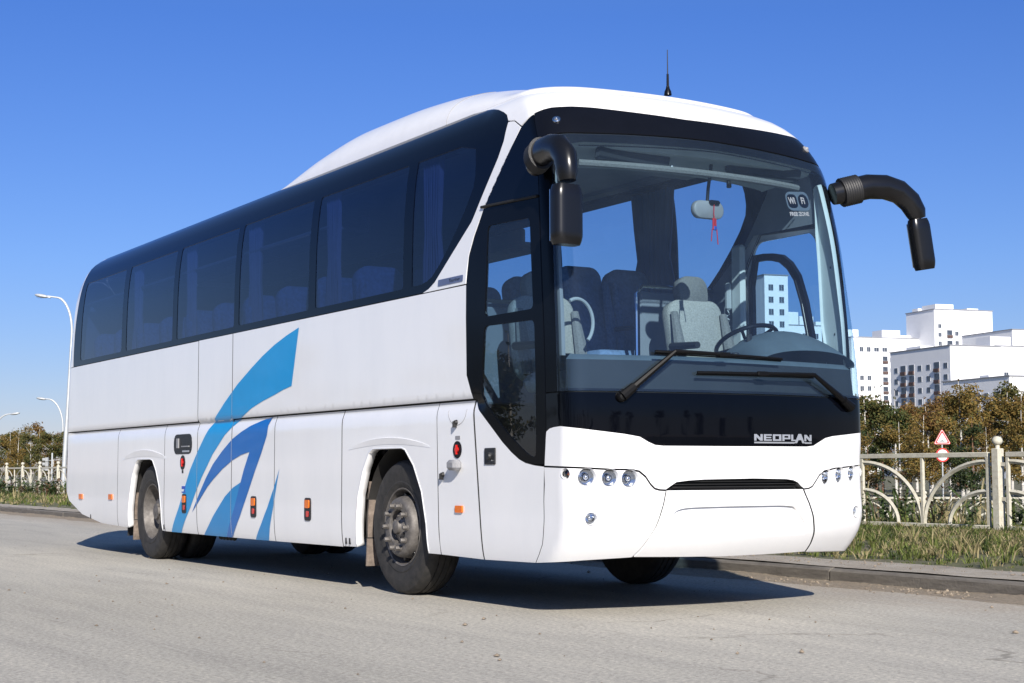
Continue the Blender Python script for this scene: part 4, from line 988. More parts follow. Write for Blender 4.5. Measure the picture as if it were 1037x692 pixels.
# charm hanging on the mirror: a thing of its own
hc = empty("hanging_charm", (-.565, .165, 2.74)); tag(hc, "small red and blue charm on a cord hanging from the coach's inside mirror", "charm")
b = MB(); b.tube([(0, 0, .10), (.0, -.005, .03), (0, 0, 0)], .004, 5); b.build("cord", 'red', hc)
b = MB(); b.box((0, 0, -.045), (.012, .045, .085), ch=.004, rz=R(20)); b.m = 1; b.box((.001, .004, -.075), (.014, .04, .03), ch=.004, rz=R(20)); b.m = 0
b.tube([(0, -.02, -.08), (0, -.03, -.17)], .004, 5); b.tube([(0, .02, -.08), (0, .03, -.19)], .004, 5); b.build("pendant", ['red', 'tag_blue'], hc)

# ------------------------------------------------------------------ ground
def gh(x, y):
    """height of the land: flat at the road, verge, then a bank down to lower ground beyond the railing"""
    x = np.asarray(x, float); y = np.asarray(y, float)
    z = np.full(np.broadcast(x, y).shape, -.06); t = np.clip((y-2.62)/.02, 0, 1); z = z+t*.165
    z = z+np.clip((y-3.35)/.5, 0, 1)*.03+np.clip((y-3.6)/3, 0, 1)*.05
    u = np.clip((y-9.5)/14, 0, 1); z = z-(u*u*(3-2*u))*1.35
    return z
def terrain():
    ys = np.concatenate([[-3000, -800, -200, -80, -40, -20, -5, 2.60, 2.645], np.arange(2.9, 10, .35), np.arange(10, 26, 1.0), [30, 40, 60, 100, 200, 500, 1200, 3500]])
    xs = np.concatenate([[-4000, -2000, -1000, -500, -250, -150, -100], np.arange(-90, 8, 2.0), [10, 14, 20, 40, 80, 150, 400, 1500, 3500]])
    X, Y = np.meshgrid(xs, ys); Z = gh(X, Y); rg = np.random.default_rng(3)
    Z += np.where((Y > 3.1) & (Y < 200), rg.normal(0, .015, Z.shape), 0)
    nr, nc = X.shape; V = np.stack([X, Y, Z], -1).reshape(-1, 3).tolist(); F = [[i*nc+k, i*nc+k+1, (i+1)*nc+k+1, (i+1)*nc+k] for i in range(nr-1) for k in range(nc-1)]
    m, t, bs = new_mat("verge_soil"); L = t.links.new
    f = nz(t, .9, 8, .7); f2 = nz(t, 14, 6, .75)
    a = ramp(t, f, [(.35, (.20, .165, .12)), (.55, (.105, .11, .05)), (.75, (.16, .14, .075))])
    mx = t.nodes.new("ShaderNodeMix"); mx.data_type = 'RGBA'; mx.blend_type = 'MULTIPLY'; mx.inputs[0].default_value = .5
    L(a, mx.inputs[6]); L(ramp(t, f2, [(.3, (.5, .5, .5)), (.7, (1.3, 1.3, 1.3))]), mx.inputs[7]); L(mx.outputs[2], bs.inputs["Base Color"]); bs.inputs["Roughness"].default_value = .95
    bump(t, bs, f2, .8, .03)
    o = mesh_obj("ground", V, F, m, angle=80); tag(o, kind='structure')
terrain()
def road():
    m, t, b = new_mat("dusty_asphalt"); L = t.links.new
    big = nz(t, .35, 5, .6, stretch=(.22, 1, 1)); mid = nz(t, 3.2, 6, .65, stretch=(.14, 1, 1)); fine = nz(t, 34, 5, .85); grit = nz(t, 90, 3, .7)
    base = ramp(t, big, [(.30, (.350, .328, .28)), (.52, (.405, .380, .328)), (.72, (.455, .425, .365))])
    m1 = t.nodes.new("ShaderNodeMix"); m1.data_type = 'RGBA'; m1.blend_type = 'MULTIPLY'; m1.inputs[0].default_value = .8
    L(base, m1.inputs[6]); L(ramp(t, mid, [(.30, (.84, .84, .85)), (.5, (1, 1, 1)), (.70, (1.12, 1.12, 1.10))]), m1.inputs[7])
    m2 = t.nodes.new("ShaderNodeMix"); m2.data_type = 'RGBA'; m2.blend_type = 'MULTIPLY'; m2.inputs[0].default_value = .85
    L(m1.outputs[2], m2.inputs[6]); L(ramp(t, fine, [(.34, (.38, .38, .39)), (.45, (.86, .86, .86)), (.55, (1.08, 1.08, 1.07)), (.66, (1.7, 1.68, 1.63))]), m2.inputs[7])
    # exposed dark stones
    vo = t.nodes.new("ShaderNodeTexVoronoi"); vo.inputs["Scale"].default_value = 16; tc = t.nodes.new("ShaderNodeTexCoord"); L(tc.outputs["Object"], vo.inputs["Vector"])
    m3 = t.nodes.new("ShaderNodeMix"); m3.data_type = 'RGBA'; m3.blend_type = 'MULTIPLY'; m3.inputs[0].default_value = .55
    L(m2.outputs[2], m3.inputs[6]); L(ramp(t, vo.outputs["Distance"], [(.04, (.40, .40, .42)), (.13, (1, 1, 1))]), m3.inputs[7])
    # hairline cracks
    wv = t.nodes.new("ShaderNodeTexVoronoi"); wv.feature = 'DISTANCE_TO_EDGE'; wv.inputs["Scale"].default_value = .42
    dn_ = t.nodes.new("ShaderNodeTexNoise"); dn_.inputs["Scale"].default_value = 1.6; dn_.inputs["Detail"].default_value = 6; L(tc.outputs["Object"], dn_.inputs["Vector"])
    va = t.nodes.new("ShaderNodeVectorMath"); va.operation = 'MULTIPLY_ADD'; L(dn_.outputs["Color"], va.inputs[0]); va.inputs[1].default_value = (1.1, 1.1, 0); L(tc.outputs["Object"], va.inputs[2]); L(va.outputs[0], wv.inputs["Vector"])
    ck = ramp(t, wv.outputs["Distance"], [(.0, (.45, .44, .42)), (.0035, (.62, .61, .59)), (.008, (1, 1, 1))])
    cm = t.nodes.new("ShaderNodeMix"); cm.data_type = 'RGBA'; cm.blend_type = 'MULTIPLY'; L(ramp(t, nz(t, .55, 3, .5), [(.50, (0, 0, 0)), (.62, (.75, .75, .75))]), cm.inputs[0]); L(m3.outputs[2], cm.inputs[6]); L(ck, cm.inputs[7]); m3 = cm
    # sandy strip towards the kerb
    sx = t.nodes.new("ShaderNodeSeparateXYZ"); L(tc.outputs["Object"], sx.inputs[0])
    mr = t.nodes.new("ShaderNodeMapRange"); mr.inputs[1].default_value = .9; mr.inputs[2].default_value = 2.2; L(sx.outputs[1], mr.inputs[0])
    ad = t.nodes.new("ShaderNodeMath"); ad.operation = 'MULTIPLY'; L(mr.outputs[0], ad.inputs[0]); L(ramp(t, nz(t, 2.6, 6, .7), [(.3, (.25, .25, .25)), (.6, (1, 1, 1))]), ad.inputs[1])
    m4 = t.nodes.new("ShaderNodeMix"); m4.data_type = 'RGBA'; L(ad.outputs[0], m4.inputs[0]); L(m3.outputs[2], m4.inputs[6]); L(ramp(t, fine, [(.38, (.22, .18, .135)), (.62, (.46, .385, .29))]), m4.inputs[7])
    L(m4.outputs[2], b.inputs["Base Color"]); b.inputs["Roughness"].default_value = .92
    ad2 = t.nodes.new("ShaderNodeMath"); L(fine, ad2.inputs[0]); L(grit, ad2.inputs[1]); bump(t, b, ad2.outputs[0], .55, .006)
    xs = np.concatenate([[-1500, -300, -100], np.arange(-60, 12, 1.5), [30, 120, 900]]); ys = np.concatenate([[-14, -11, -9], np.arange(-7, 2.61, .4), [2.615]])
    X, Y = np.meshgrid(xs, ys); Z = .006*np.sin(X*.7+Y)*np.cos(Y*.9)*np.clip(2.4-Y, 0, 1)*0
    nr, nc = X.shape; V = np.stack([X, Y, Z], -1).reshape(-1, 3).tolist(); F = [[i*nc+k, i*nc+k+1, (i+1)*nc+k+1, (i+1)*nc+k] for i in range(nr-1) for k in range(nc-1)]
    o = mesh_obj("road", V, F, m); tag(o, kind='structure')
road()
def kerb():
    m, t, b = new_mat("kerb_concrete"); L = t.links.new
    tc = t.nodes.new("ShaderNodeTexCoord"); sx = t.nodes.new("ShaderNodeSeparateXYZ"); L(tc.outputs["Object"], sx.inputs[0])
    f = nz(t, 9, 8, .75, stretch=(.4, 1, 3)); b0 = ramp(t, f, [(.3, (.085, .075, .065)), (.55, (.15, .135, .115)), (.75, (.23, .205, .17))])
    L(b0, b.inputs["Base Color"]); b.inputs["Roughness"].default_value = .93; bump(t, b, nz(t, 45, 6, .7), .7, .01)
    mb = MB(); x = -140.; rk = random.Random(5)
    while x < 25:
        l = 2.98 if x < 20 else 3
        dz = rk.uniform(-.012, .008); dy = rk.uniform(-.012, .012)
        n = 1; prof = [(2.50+dy, -.10), (2.50+dy, .098+dz), (2.515+dy, .112+dz), (2.545+dy, .122+dz), (2.66+dy, .122+dz), (2.66+dy, -.1)]
        V = [(x, y, z) for y, z in prof]+[(x+l, y, z) for y, z in prof]; k = len(prof)
        mb.add(V, [[i, (i+1) % k, k+(i+1) % k, k+i] for i in range(k)]+[list(range(k-1, -1, -1)), [k+i for i in range(k)]]); x += 3
    o = mb.build("kerb", m, angle=30); tag(o, kind='structure')
kerb()
def pavement():
    m, t, b = new_mat("sandy_pavement"); L = t.links.new
    f = nz(t, 5, 8, .72, stretch=(.5, 1, 1)); fine = nz(t, 80, 4, .7)
    m1 = t.nodes.new("ShaderNodeMix"); m1.data_type = 'RGBA'; m1.blend_type = 'MULTIPLY'; m1.inputs[0].default_value = .8
    L(ramp(t, f, [(.3, (.27, .23, .18)), (.5, (.38, .335, .27)), (.7, (.44, .40, .34))]), m1.inputs[6]); L(ramp(t, fine, [(.3, (.6, .6, .6)), (.7, (1.2, 1.2, 1.2))]), m1.inputs[7])
    L(m1.outputs[2], b.inputs["Base Color"]); b.inputs["Roughness"].default_value = .95; bump(t, b, fine, .8, .012)
    xs = np.concatenate([[-140], np.arange(-80, 12, .5), [26]]); ys = np.array([2.56, 2.60, 2.655, 2.75, 2.9, 3.05, 3.2, 3.35, 3.5]); rg = np.random.default_rng(9)
    X, Y = np.meshgrid(xs, ys); Z = .128+rg.normal(0, .004, X.shape)+np.where(Y > 3.4, -.03, 0); Y = Y+np.where(Y > 3.4, rg.normal(0, .05, X.shape), 0)
    nr, nc = X.shape; V = np.stack([X, Y, Z], -1).reshape(-1, 3).tolist(); F = [[i*nc+k, i*nc+k+1, (i+1)*nc+k+1, (i+1)*nc+k] for i in range(nr-1) for k in range(nc-1)]
    o = mesh_obj("pavement", V, F, m, angle=80); tag(o, kind='structure')
pavement()
# lower road far beyond the railing
o = MB().box((-30, 47, -1.255), (400, 9, .03), rz=R(38)).build("distant_road", simple("far_asphalt", (.22, .215, .20), .9)); tag(o, kind='structure')

def raw_mesh(name, V, F3, mats, mi=None, smooth=False):
    """fast mesh from numpy triangles"""
    me = bpy.data.meshes.new(name); n = len(V); k = len(F3); me.vertices.add(n); me.vertices.foreach_set('co', np.asarray(V, np.float32).ravel())
    me.loops.add(k*3); me.loops.foreach_set('vertex_index', np.asarray(F3, np.int32).ravel()); me.polygons.add(k); me.polygons.foreach_set('loop_start', np.arange(0, 3*k, 3, dtype=np.int32)); me.polygons.foreach_set('loop_total', np.full(k, 3, np.int32))
    for m in mats: me.materials.append(m)
    if mi is not None: me.polygons.foreach_set('material_index', np.asarray(mi, np.int32))
    me.update(calc_edges=True); me.validate(); o = bpy.data.objects.new(name, me); col.objects.link(o); return o
def leafmat(name, c, c2=None, trans=.25, sc=3):
    m, t, b = new_mat(name); L = t.links.new; c2 = c2 or tuple(q*1.6 for q in c)
    L(ramp(t, nz(t, sc, 4, .7), [(.3, c), (.7, c2)]), b.inputs["Base Color"]); b.inputs["Roughness"].default_value = .75; b.inputs["Specular IOR Level"].default_value = .2
    b.inputs["Subsurface Weight"].default_value = 0
    tl = t.nodes.new("ShaderNodeBsdfTranslucent"); L(b.inputs["Base Color"].links[0].from_socket, tl.inputs[0]); mx = t.nodes.new("ShaderNodeMixShader"); mx.inputs[0].default_value = trans
    L(b.outputs[0], mx.inputs[1]); L(tl.outputs[0], mx.inputs[2]); L(mx.outputs[0], t.nodes["Material Output"].inputs[0]); return m
GM = [leafmat("grass_green", (.085, .115, .028), (.19, .22, .06), sc=2), leafmat("grass_straw", (.22, .18, .085), (.42, .36, .20), sc=3), leafmat("grass_dark", (.035, .06, .015), (.07, .10, .03))]
def grass(name, tufts, per, xr, yr, hgt, wid, seed, mixp=(.55, .3, .15), y0=None):
    """tufts of drooping blades"""
    rg = np.random.default_rng(seed); tx = rg.uniform(*xr, tufts); ty = rg.uniform(*yr, tufts)
    cl = (np.sin(tx*2.1+np.sin(ty*1.7)*2)+np.sin(ty*3.1+tx*.8)+np.sin(tx*5.3-ty*2.2)*.6)/2.6; keep = rg.random(tufts) < np.clip(.70+.45*cl, .2, 1)*np.clip((ty-yr[0])/.5+.25, 0, 1)
    tx, ty = tx[keep], ty[keep]; T_ = len(tx); th = rg.gamma(5, .2, T_)*hgt*np.clip((ty-yr[0])/1.4+.45, .4, 1.1)*np.where((ty > 5.8) & (ty < 9.3), .6, 1); tm = rg.choice(3, T_, p=mixp)
    k = np.repeat(np.arange(T_), per); n = len(k); a = rg.uniform(0, 2*np.pi, n); rad = np.abs(rg.normal(0, .06, n))*(hgt/.2); x = tx[k]+np.cos(a)*rad; y = ty[k]+np.sin(a)*rad; z = gh(x, y)
    h = th[k]*rg.uniform(.4, 1.15, n); w = wid*rg.uniform(.6, 1.5, n); le = rg.uniform(.25, 1.1, n)*h; lx, ly = np.cos(a+rg.normal(0, .5, n)), np.sin(a+rg.normal(0, .5, n)); b2 = rg.uniform(0, 6.28, n); dx, dy = np.cos(b2), np.sin(b2); B = np.stack([x, y, z], 1); W = np.stack([dx*w, dy*w, 0*w], 1)
    m1 = B+np.stack([lx*le*.22, ly*le*.22, h*.55], 1); m2 = B+np.stack([lx*le*.62, ly*le*.62, h*.9], 1); tp = B+np.stack([lx*le*1.15, ly*le*1.15, h*rg.uniform(.65, 1.0, n)], 1)
    V = np.stack([B-W, B+W, m1-W, m1+W, m2-W*.7, m2+W*.7, tp], 1).reshape(-1, 3); q = np.arange(n)[:, None]*7; F = np.concatenate([q+[0, 1, 3], q+[0, 3, 2], q+[2, 3, 5], q+[2, 5, 4], q+[4, 5, 6]], 1).reshape(-1, 3)
    mm = np.where(rg.random(n) < .75, tm[k], rg.choice(3, n, p=mixp)); o = raw_mesh(name, V, F, GM, np.repeat(mm, 5)); tag(o, kind='stuff'); return o
g_ = grass("verge_grass", 4600, 20, (-9.5, 2.5), (3.3, 9.6), .09, .0042, 1, (.42, .38, .20)); tag(g_, "rough green and straw grass along the verge", "grass")
g_ = grass("verge_grass", 3400, 10, (-75, -22), (3.3, 10.5), .13, .012, 2, (.42, .38, .2)); tag(g_, "rough verge grass beyond the rear of the coach", "grass")
g_ = grass("verge_grass", 1200, 8, (-22, -9.5), (3.3, 9.5), .20, .010, 4); tag(g_, "rough verge grass behind the coach", "grass")
g_ = grass("bank_grass", 2600, 9, (-60, 6), (9.3, 30), .34, .016, 3, (.35, .45, .2)); tag(g_, "dry tall grass on the bank beyond the railing", "grass")
# leafy weeds and small asters by the railing
def weeds():
    rg = np.random.default_rng(11); V, F, mi = [], [], []; wm = [leafmat("weed_green", (.06, .09, .03)), leafmat("weed_brown", (.10, .06, .03), (.20, .12, .07)), leafmat("aster_petal", (.62, .60, .66), (.8, .78, .8))]
    def tri(a, b_, c, m): k = len(V); V.extend([a, b_, c]); F.append([k, k+1, k+2]); mi.append(m)
    clumps = [(rg.uniform(-8.6, -.5), rg.uniform(8.3, 9.5)) for _ in range(34)] + [(rg.uniform(-8.9, -7.3), rg.uniform(6.8, 8.9)) for _ in range(46)] + [(rg.uniform(-56, -42), rg.uniform(6.5, 8.5)) for _ in range(60)]
    for cx, cy in clumps:
        far = cx < -20; br = rg.random() < .3; H = rg.uniform(.35, .9)*(1.0 if not far else .8)
        for q in range(rg.integers(3, 7)):
            a = rg.uniform(0, 6.28); ln = rg.uniform(.05, .35)*H; tip = np.array([cx+math.cos(a)*ln, cy+math.sin(a)*ln, float(gh(cx, cy))+H*rg.uniform(.7, 1)]); base = np.array([cx+rg.normal(0, .05), cy+rg.normal(0, .05), float(gh(cx, cy))])
            sd = np.array([-math.sin(a), math.cos(a), 0])*(.004 if not far else .012); tri(base-sd, base+sd, tip, 1 if br or rg.random() < .3 else 0)
            for _ in range(16 if not far else 8):
                t = rg.uniform(.2, 1); c = base+(tip-base)*t; a2 = rg.uniform(0, 6.28); l = rg.uniform(.03, .09)*(1 if not far else 2.2); d = np.array([math.cos(a2)*l, math.sin(a2)*l, rg.uniform(-.4, .8)*l]); s_ = np.array([-math.sin(a2), math.cos(a2), 0])*l*.28
                tri(c, c+d*.5+s_, c+d, 1 if br else 0); tri(c, c+d, c+d*.5-s_, 1 if br else 0)
            if not br and rg.random() < .55:
                for _ in range(5):
                    c = tip+rg.normal(0, .05, 3); r = .011 if not far else .03
                    for k in range(4):
                        a2 = k*1.57; tri(c, c+np.array([math.cos(a2)*r, math.sin(a2)*r*.5, r*.6]), c+np.array([math.cos(a2+1.2)*r, math.sin(a2+1.2)*r*.5, r*.2]), 2)
    o = raw_mesh("roadside_weeds", np.array(V), np.array(F), wm, mi); tag(o, "leafy weeds with small pale asters growing round the railing", "weeds", kind='stuff')
weeds()
def soil_bank():
    rg = np.random.default_rng(31); xs = np.arange(-45, 8, .06); prof = [(2.02, -.004), (2.12, .003), (2.22, .008), (2.32, .011), (2.40, .016), (2.46, .019), (2.515, .020)]
    V = []; w = 1+.35*np.sin(xs*1.3)+.25*np.sin(xs*3.7+1)
    for i, x in enumerate(xs):
        for y, z in prof: V.append((x, 2.515-(2.515-y)*(.7+.3*w[i])+rg.normal(0, .004), max(z*w[i]+rg.normal(0, .003)*(z > 0), .0035) if z > 0 else -.004))
    k = len(prof); F = [[i*k+j, (i+1)*k+j, (i+1)*k+j+1, i*k+j+1] for i in range(len(xs)-1) for j in range(k-1)]
    m, t, b = new_mat("kerb_soil"); t.links.new(ramp(t, nz(t, 30, 6, .8), [(.3, (.15, .12, .085)), (.5, (.27, .22, .16)), (.7, (.38, .32, .24))]), b.inputs["Base Color"]); b.inputs["Roughness"].default_value = .97; bump(t, b, nz(t, 60, 4, .8), 1.0, .02)
    o = mesh_obj("soil", V, F, m, angle=80); tag(o, kind='structure')
soil_bank()
def gravel():
    rg = np.random.default_rng(21); V, F = [], []
    n = 4200; x = np.concatenate([rg.uniform(-7, 2.5, n-700), rg.uniform(-40, 3, 700)]); y = 2.49-np.abs(rg.normal(0, .15, n))**1.0; y = np.where(rg.random(n) < .10, rg.uniform(2.7, 3.3, n), y); y = np.where(rg.random(n) < .04, rg.uniform(-4, 2, n), y)
    base = np.array([(1, 0, 0), (-1, 0, 0), (0, 1, 0), (0, -1, 0), (0, 0, 1), (0, 0, -.4)]); fs = [(0, 2, 4), (2, 1, 4), (1, 3, 4), (3, 0, 4), (2, 0, 5), (1, 2, 5), (3, 1, 5), (0, 3, 5)]
    for i in range(n):
        r = rg.gamma(1.8, .0035)+.003; r = min(r, .028); z = .135 if y[i] > 2.66 else .002; k = len(V)
        V += ((base*rg.uniform(.6, 1.2, (6, 3)))*r*[1, 1, .7]+[x[i], y[i], z+r*.2]).tolist(); F += [(a+k, b_+k, c+k) for a, b_, c in fs]
    o = raw_mesh("loose_gravel", np.array(V), np.array(F), [simple("gravel_stone", (.24, .195, .145), .95, var=.35, vs=9)]); tag(o, "loose gravel and crumbs of soil along the foot of the kerb", "gravel", kind='stuff')
gravel()

# ------------------------------------------------------------------ railings
def peeling():
    m, t, b = new_mat("railing_paint"); L = t.links.new; f = nz(t, 16, 8, .75)
    L(ramp(t, f, [(.25, (.26, .22, .15)), (.40, (.46, .43, .34)), (.65, (.60, .575, .48))]), b.inputs["Base Color"]); b.inputs["Roughness"].default_value = .7; bump(t, b, nz(t, 60, 5), .3, .004); return m
M['railing'] = peeling()
PIT = 2.53
def arc(cx, cz, r, a0, a1, n=16): return [(cx+r*math.cos(a), 0, cz+r*math.sin(a)) for a in np.linspace(R(a0), R(a1), n)]
def railing(root, x_first, count, y, zfun, far=False):
    def post():
        b = MB(); b.box((0, 0, .62), (.105, .105, 1.44), ch=.008); b.m = 0; b.build("post", 'railing', None)
        return b
    proto_post = None; proto_panel = None
    for k in range(count):
        x = x_first-PIT*k
        if proto_post is None:
            b = MB(); b.box((0, 0, .53), (.11, .11, 1.42), ch=.008); p = b.build("post", 'railing', root)
            b = MB(); b.tube([(0, 0, 1.235), (0, 0, 1.29)], .028, 10); b.sphere((0, 0, 1.345), .066, 14, 10); b.build("finial", 'railing', p, angle=60); proto_post = p
            q = empty("fence_panel", parent=root)
            L_ = PIT-.28; x0 = -PIT/2-L_/2+0.0; x1 = x0+L_; xm = (x0+x1)/2
            b = MB(); b.box((xm, 0, 1.155), (L_, .05, .07), ch=.006); b.box((xm, 0, .14), (L_, .05, .055), ch=.006); b.build("rail", 'railing', q)
            for xx in (x0+.02, x1-.02, xm): b = MB(); b.box((xx, 0, .64), (.045, .04, .98), ch=.004); b.build("upright", 'railing', q)
            b = MB(); Rr = L_/2-.05
            for sg in (-1, 1):
                ex = x0+.03 if sg < 0 else x1-.03
                for rr_, zt_ in ((Rr, 1.06), (Rr*.60, .64)):
                    pts = [(ex-sg*rr_*math.cos(a)*1.0, 0, .15+(zt_-.15)*math.sin(a)) for a in np.linspace(0, math.pi/2, 16)]
                    b.tube(pts, .034, 4, sq=(1.0, .62))
            b.build("arch", 'railing', q, angle=25); proto_panel = q
            for zz in (.44, .92):
                b = MB(); b.box((-.0, 0, zz+.1), (.30, .03, .05)); b.build("bracket", 'railing', p)
        else: p = copy_tree(proto_post, root); q = copy_tree(proto_panel, root)
        for o in (p, q): o.location = (x, y, zfun(x))
fn = empty("metal_railing", (0, 0, 0)); tag(fn, "cream metal railing with arches and ball topped posts along the near verge", "railing")
railing(fn, -2.92+PIT, 44, 0, lambda x: .13)
fn.location = (0, 8.4, 0); fn.scale = (1, 1, .885)
fn2 = empty("metal_railing", (0, 0, 0)); tag(fn2, "distant cream railing with arches seen low behind the near railing", "railing")
railing(fn2, 0, 14, 0, lambda x: 0.0)
fn2.location = (-24, 44, -1.22); fn2.rotation_euler = (0, 0, R(38+0))

# ------------------------------------------------------------------ lamps, sign, signal
def galv(): return simple("galvanised_pole", (.50, .52, .53), .5, metal=.35, var=.08)
M['pole'] = galv(); M['sign_red'] = simple("sign_red", (.55, .02, .02), .45, var=.05); M['sign_white'] = simple("sign_white", (.78, .78, .78), .45, var=.03); M['sign_black'] = simple("sign_black", (.02, .02, .02), .5)
def lamp_post(loc, h, arm, dirv, lean, label, cat="street lamp", k_=1.0, reach=None):
    reach = reach or arm
    e = empty("street_lamp", loc); tag(e, label, cat, "street lamps along the far roads")
    d = Vector((dirv[0], dirv[1], 0)).normalized(); hs = h-arm*.85
    b = MB(); b.tube([(0, 0, -.3), (0, 0, hs*.45)], [.13*k_, .12*k_], 12); b.tube([(0, 0, hs*.45), (0, 0, hs)], [.09*k_, .07*k_], 10); b.build("pole", 'pole', e)
    pts = [Vector((0, 0, hs-.2))]; n = 12
    for k in range(n+1):
        a = math.pi/2*k/n; pts.append(Vector((0, 0, hs+arm*.85*math.sin(a)))+d*(reach*(1-math.cos(a))))
    pts.append(pts[-1]+d*.5+Vector((0, 0, .05)))
    b = MB(); b.tube(pts, [.065*k_]*(len(pts)-3)+[.05*k_, .045*k_, .04*k_], 8); b.build("arm", 'pole', e)
    hd = empty("lamp_head", parent=e); c = pts[-1]+d*.3
    b = MB(); b.X = Matrix.Translation(c) @ Matrix.Rotation(math.atan2(d.y, d.x), 4, 'Z') @ Matrix.Rotation(R(-8), 4, 'Y'); b.sphere((0, 0, 0), .36*k_, 14, 8, (1.1, .45, .28)); b.box((-.35, 0, 0), (.3, .12, .1), ch=.02); b.build("housing", 'pole', hd, angle=60)
    b = MB(); b.X = Matrix.Translation(c) @ Matrix.Rotation(math.atan2(d.y, d.x), 4, 'Z'); b.sphere((.05, 0, -.06), .26, 12, 6, (1.0, .5, .3)); b.build("lamp_glass", 'lens_glass', hd, angle=60)
    e.rotation_euler = lean
    return e
rt = Vector((r_.x, r_.y, 0)).normalized()
lamp_post((-77.2, 16.35, -.6), 11.0, 2.4, -rt, (0, R(0), 0), "tallest grey street lamp beside the rear of the coach, arm bent to the left", reach=.95).rotation_euler = Matrix.Rotation(R(2.2), 3, d_).to_euler()
lamp_post((-192.8, 47.6, -1.3), 11.6, 4.4, -rt, (0, 0, 0), "small distant street lamp just left of the tallest one, its arm bent left", k_=1.7, reach=2.0)
lamp_post((-248.9, 52.0, -1.3), 11.6, 3.4, rt, (0, 0, 0), "street lamp at the left edge of the view with its arm bent to the right", k_=2.0, reach=2.4)
sg = empty("road_sign", (-49.3, 53.1, -1.32)); tag(sg, "red bordered warning triangle above a round no overtaking sign on a thin post", "road sign")
fw = -Vector((d_.x, d_.y, 0)).normalized(); rx_ = rt
def sf(u, v, d__=0): return Vector((0, 0, 0))+rx_*u*.84+Vector((0, 0, 3.3+(v-3.3)*.86))+fw*d__
b = MB(); b.tube([(0, 0, -.3), (0, 0, 4.3)], .035, 8); b.build("post", 'pole', sg)
def tri(cz, r, k=.10):
    out = []
    for a in (90, 210, 330):
        for da in (-22, -8, 8, 22):
            aa = R(a+da*1.0); out.append((r*math.cos(aa)*(1-.12*abs(da)/22), cz+r*math.sin(aa)*(1-.12*abs(da)/22)))
    return out
def tri2(cz, r, rad):
    cs = [(r*math.cos(R(a)), cz+r*math.sin(R(a))) for a in (90, 210, 330)]; out = []
    for (cx, cy), a in zip(cs, (90, 210, 330)):
        ix, iy = cx*(1-rad*2/r), cz+(cy-cz)*(1-rad*2/r)
        for da in (-60, -30, 0, 30, 60): out.append((ix+rad*math.cos(R(a+da)), iy+rad*math.sin(R(a+da))))
    return out
b = MB(); cz = 3.93; b.prism(tri2(cz, .62, .07), sf, .05, .07); b.m = 1; b.prism(tri2(cz, .57, .06), sf, .07, .074); b.m = 0; b.prism(tri2(cz, .53, .055), sf, .074, .078); b.m = 1; b.prism(tri2(cz-.01, .385, .04), sf, .078, .082)
b.m = 2; b.prism([(-.19, cz-.15), (.19, cz-.15), (.10, cz-.10), (0, cz-.07), (-.10, cz-.10)], sf, .082, .086); b.build("warning_triangle", ['sign_red', 'sign_white', 'sign_black'], sg, angle=30)
b = MB(); cz = 2.99; b.prism(disc(0, cz, .41, .41, 28), sf, .05, .07); b.m = 1; b.prism(disc(0, cz, .32, .32, 28), sf, .07, .075)
for mm, cx in ((0, -.13), (2, .13)):
    b.m = mm; b.prism(rr(cx, cz-.02, .19, .11, .03, 3), sf, .075, .08); b.prism(rr(cx, cz+.05, .12, .08, .03, 3), sf, .075, .081); b.prism(disc(cx-.06, cz-.085, .028, .028, 10), sf, .075, .081); b.prism(disc(cx+.06, cz-.085, .028, .028, 10), sf, .075, .081)
b.build("round_plate", ['sign_red', 'sign_white', 'sign_black'], sg, angle=30)
# second triangle backing sits above the round plate; traffic signal near the left lamps
ts = empty("traffic_signal", (-93.2, 20.0, -.9)); ts.scale = (.72, .72, .80); tag(ts, "grey traffic signal on a short pole beside the tall street lamp", "traffic signal")
b = MB(); b.tube([(0, 0, -.3), (0, 0, 3.9)], .07, 10); b.build("pole", 'pole', ts)
M['signal_grey'] = simple("signal_grey", (.30, .31, .31), .6)
for dx in (0, .0):
    b = MB()
    for k in range(3):
        c = -rt*.45+Vector((0, 0, 2.65+k*.36)); b.box(tuple(c), (.30, .30, .34), ch=.03, rz=YAW); b.lathe([(.13, 0), (.14, .26)], tuple(c-rt*.12), tuple(-rt), 12)
    b.box(tuple(-rt*.2+Vector((0, 0, 2.7))), (.4, .04, .04), rz=math.atan2(rt.y, rt.x)); b.box(tuple(-rt*.2+Vector((0, 0, 3.3))), (.4, .04, .04), rz=math.atan2(rt.y, rt.x))
    b.build("signal_head", 'signal_grey', ts); break

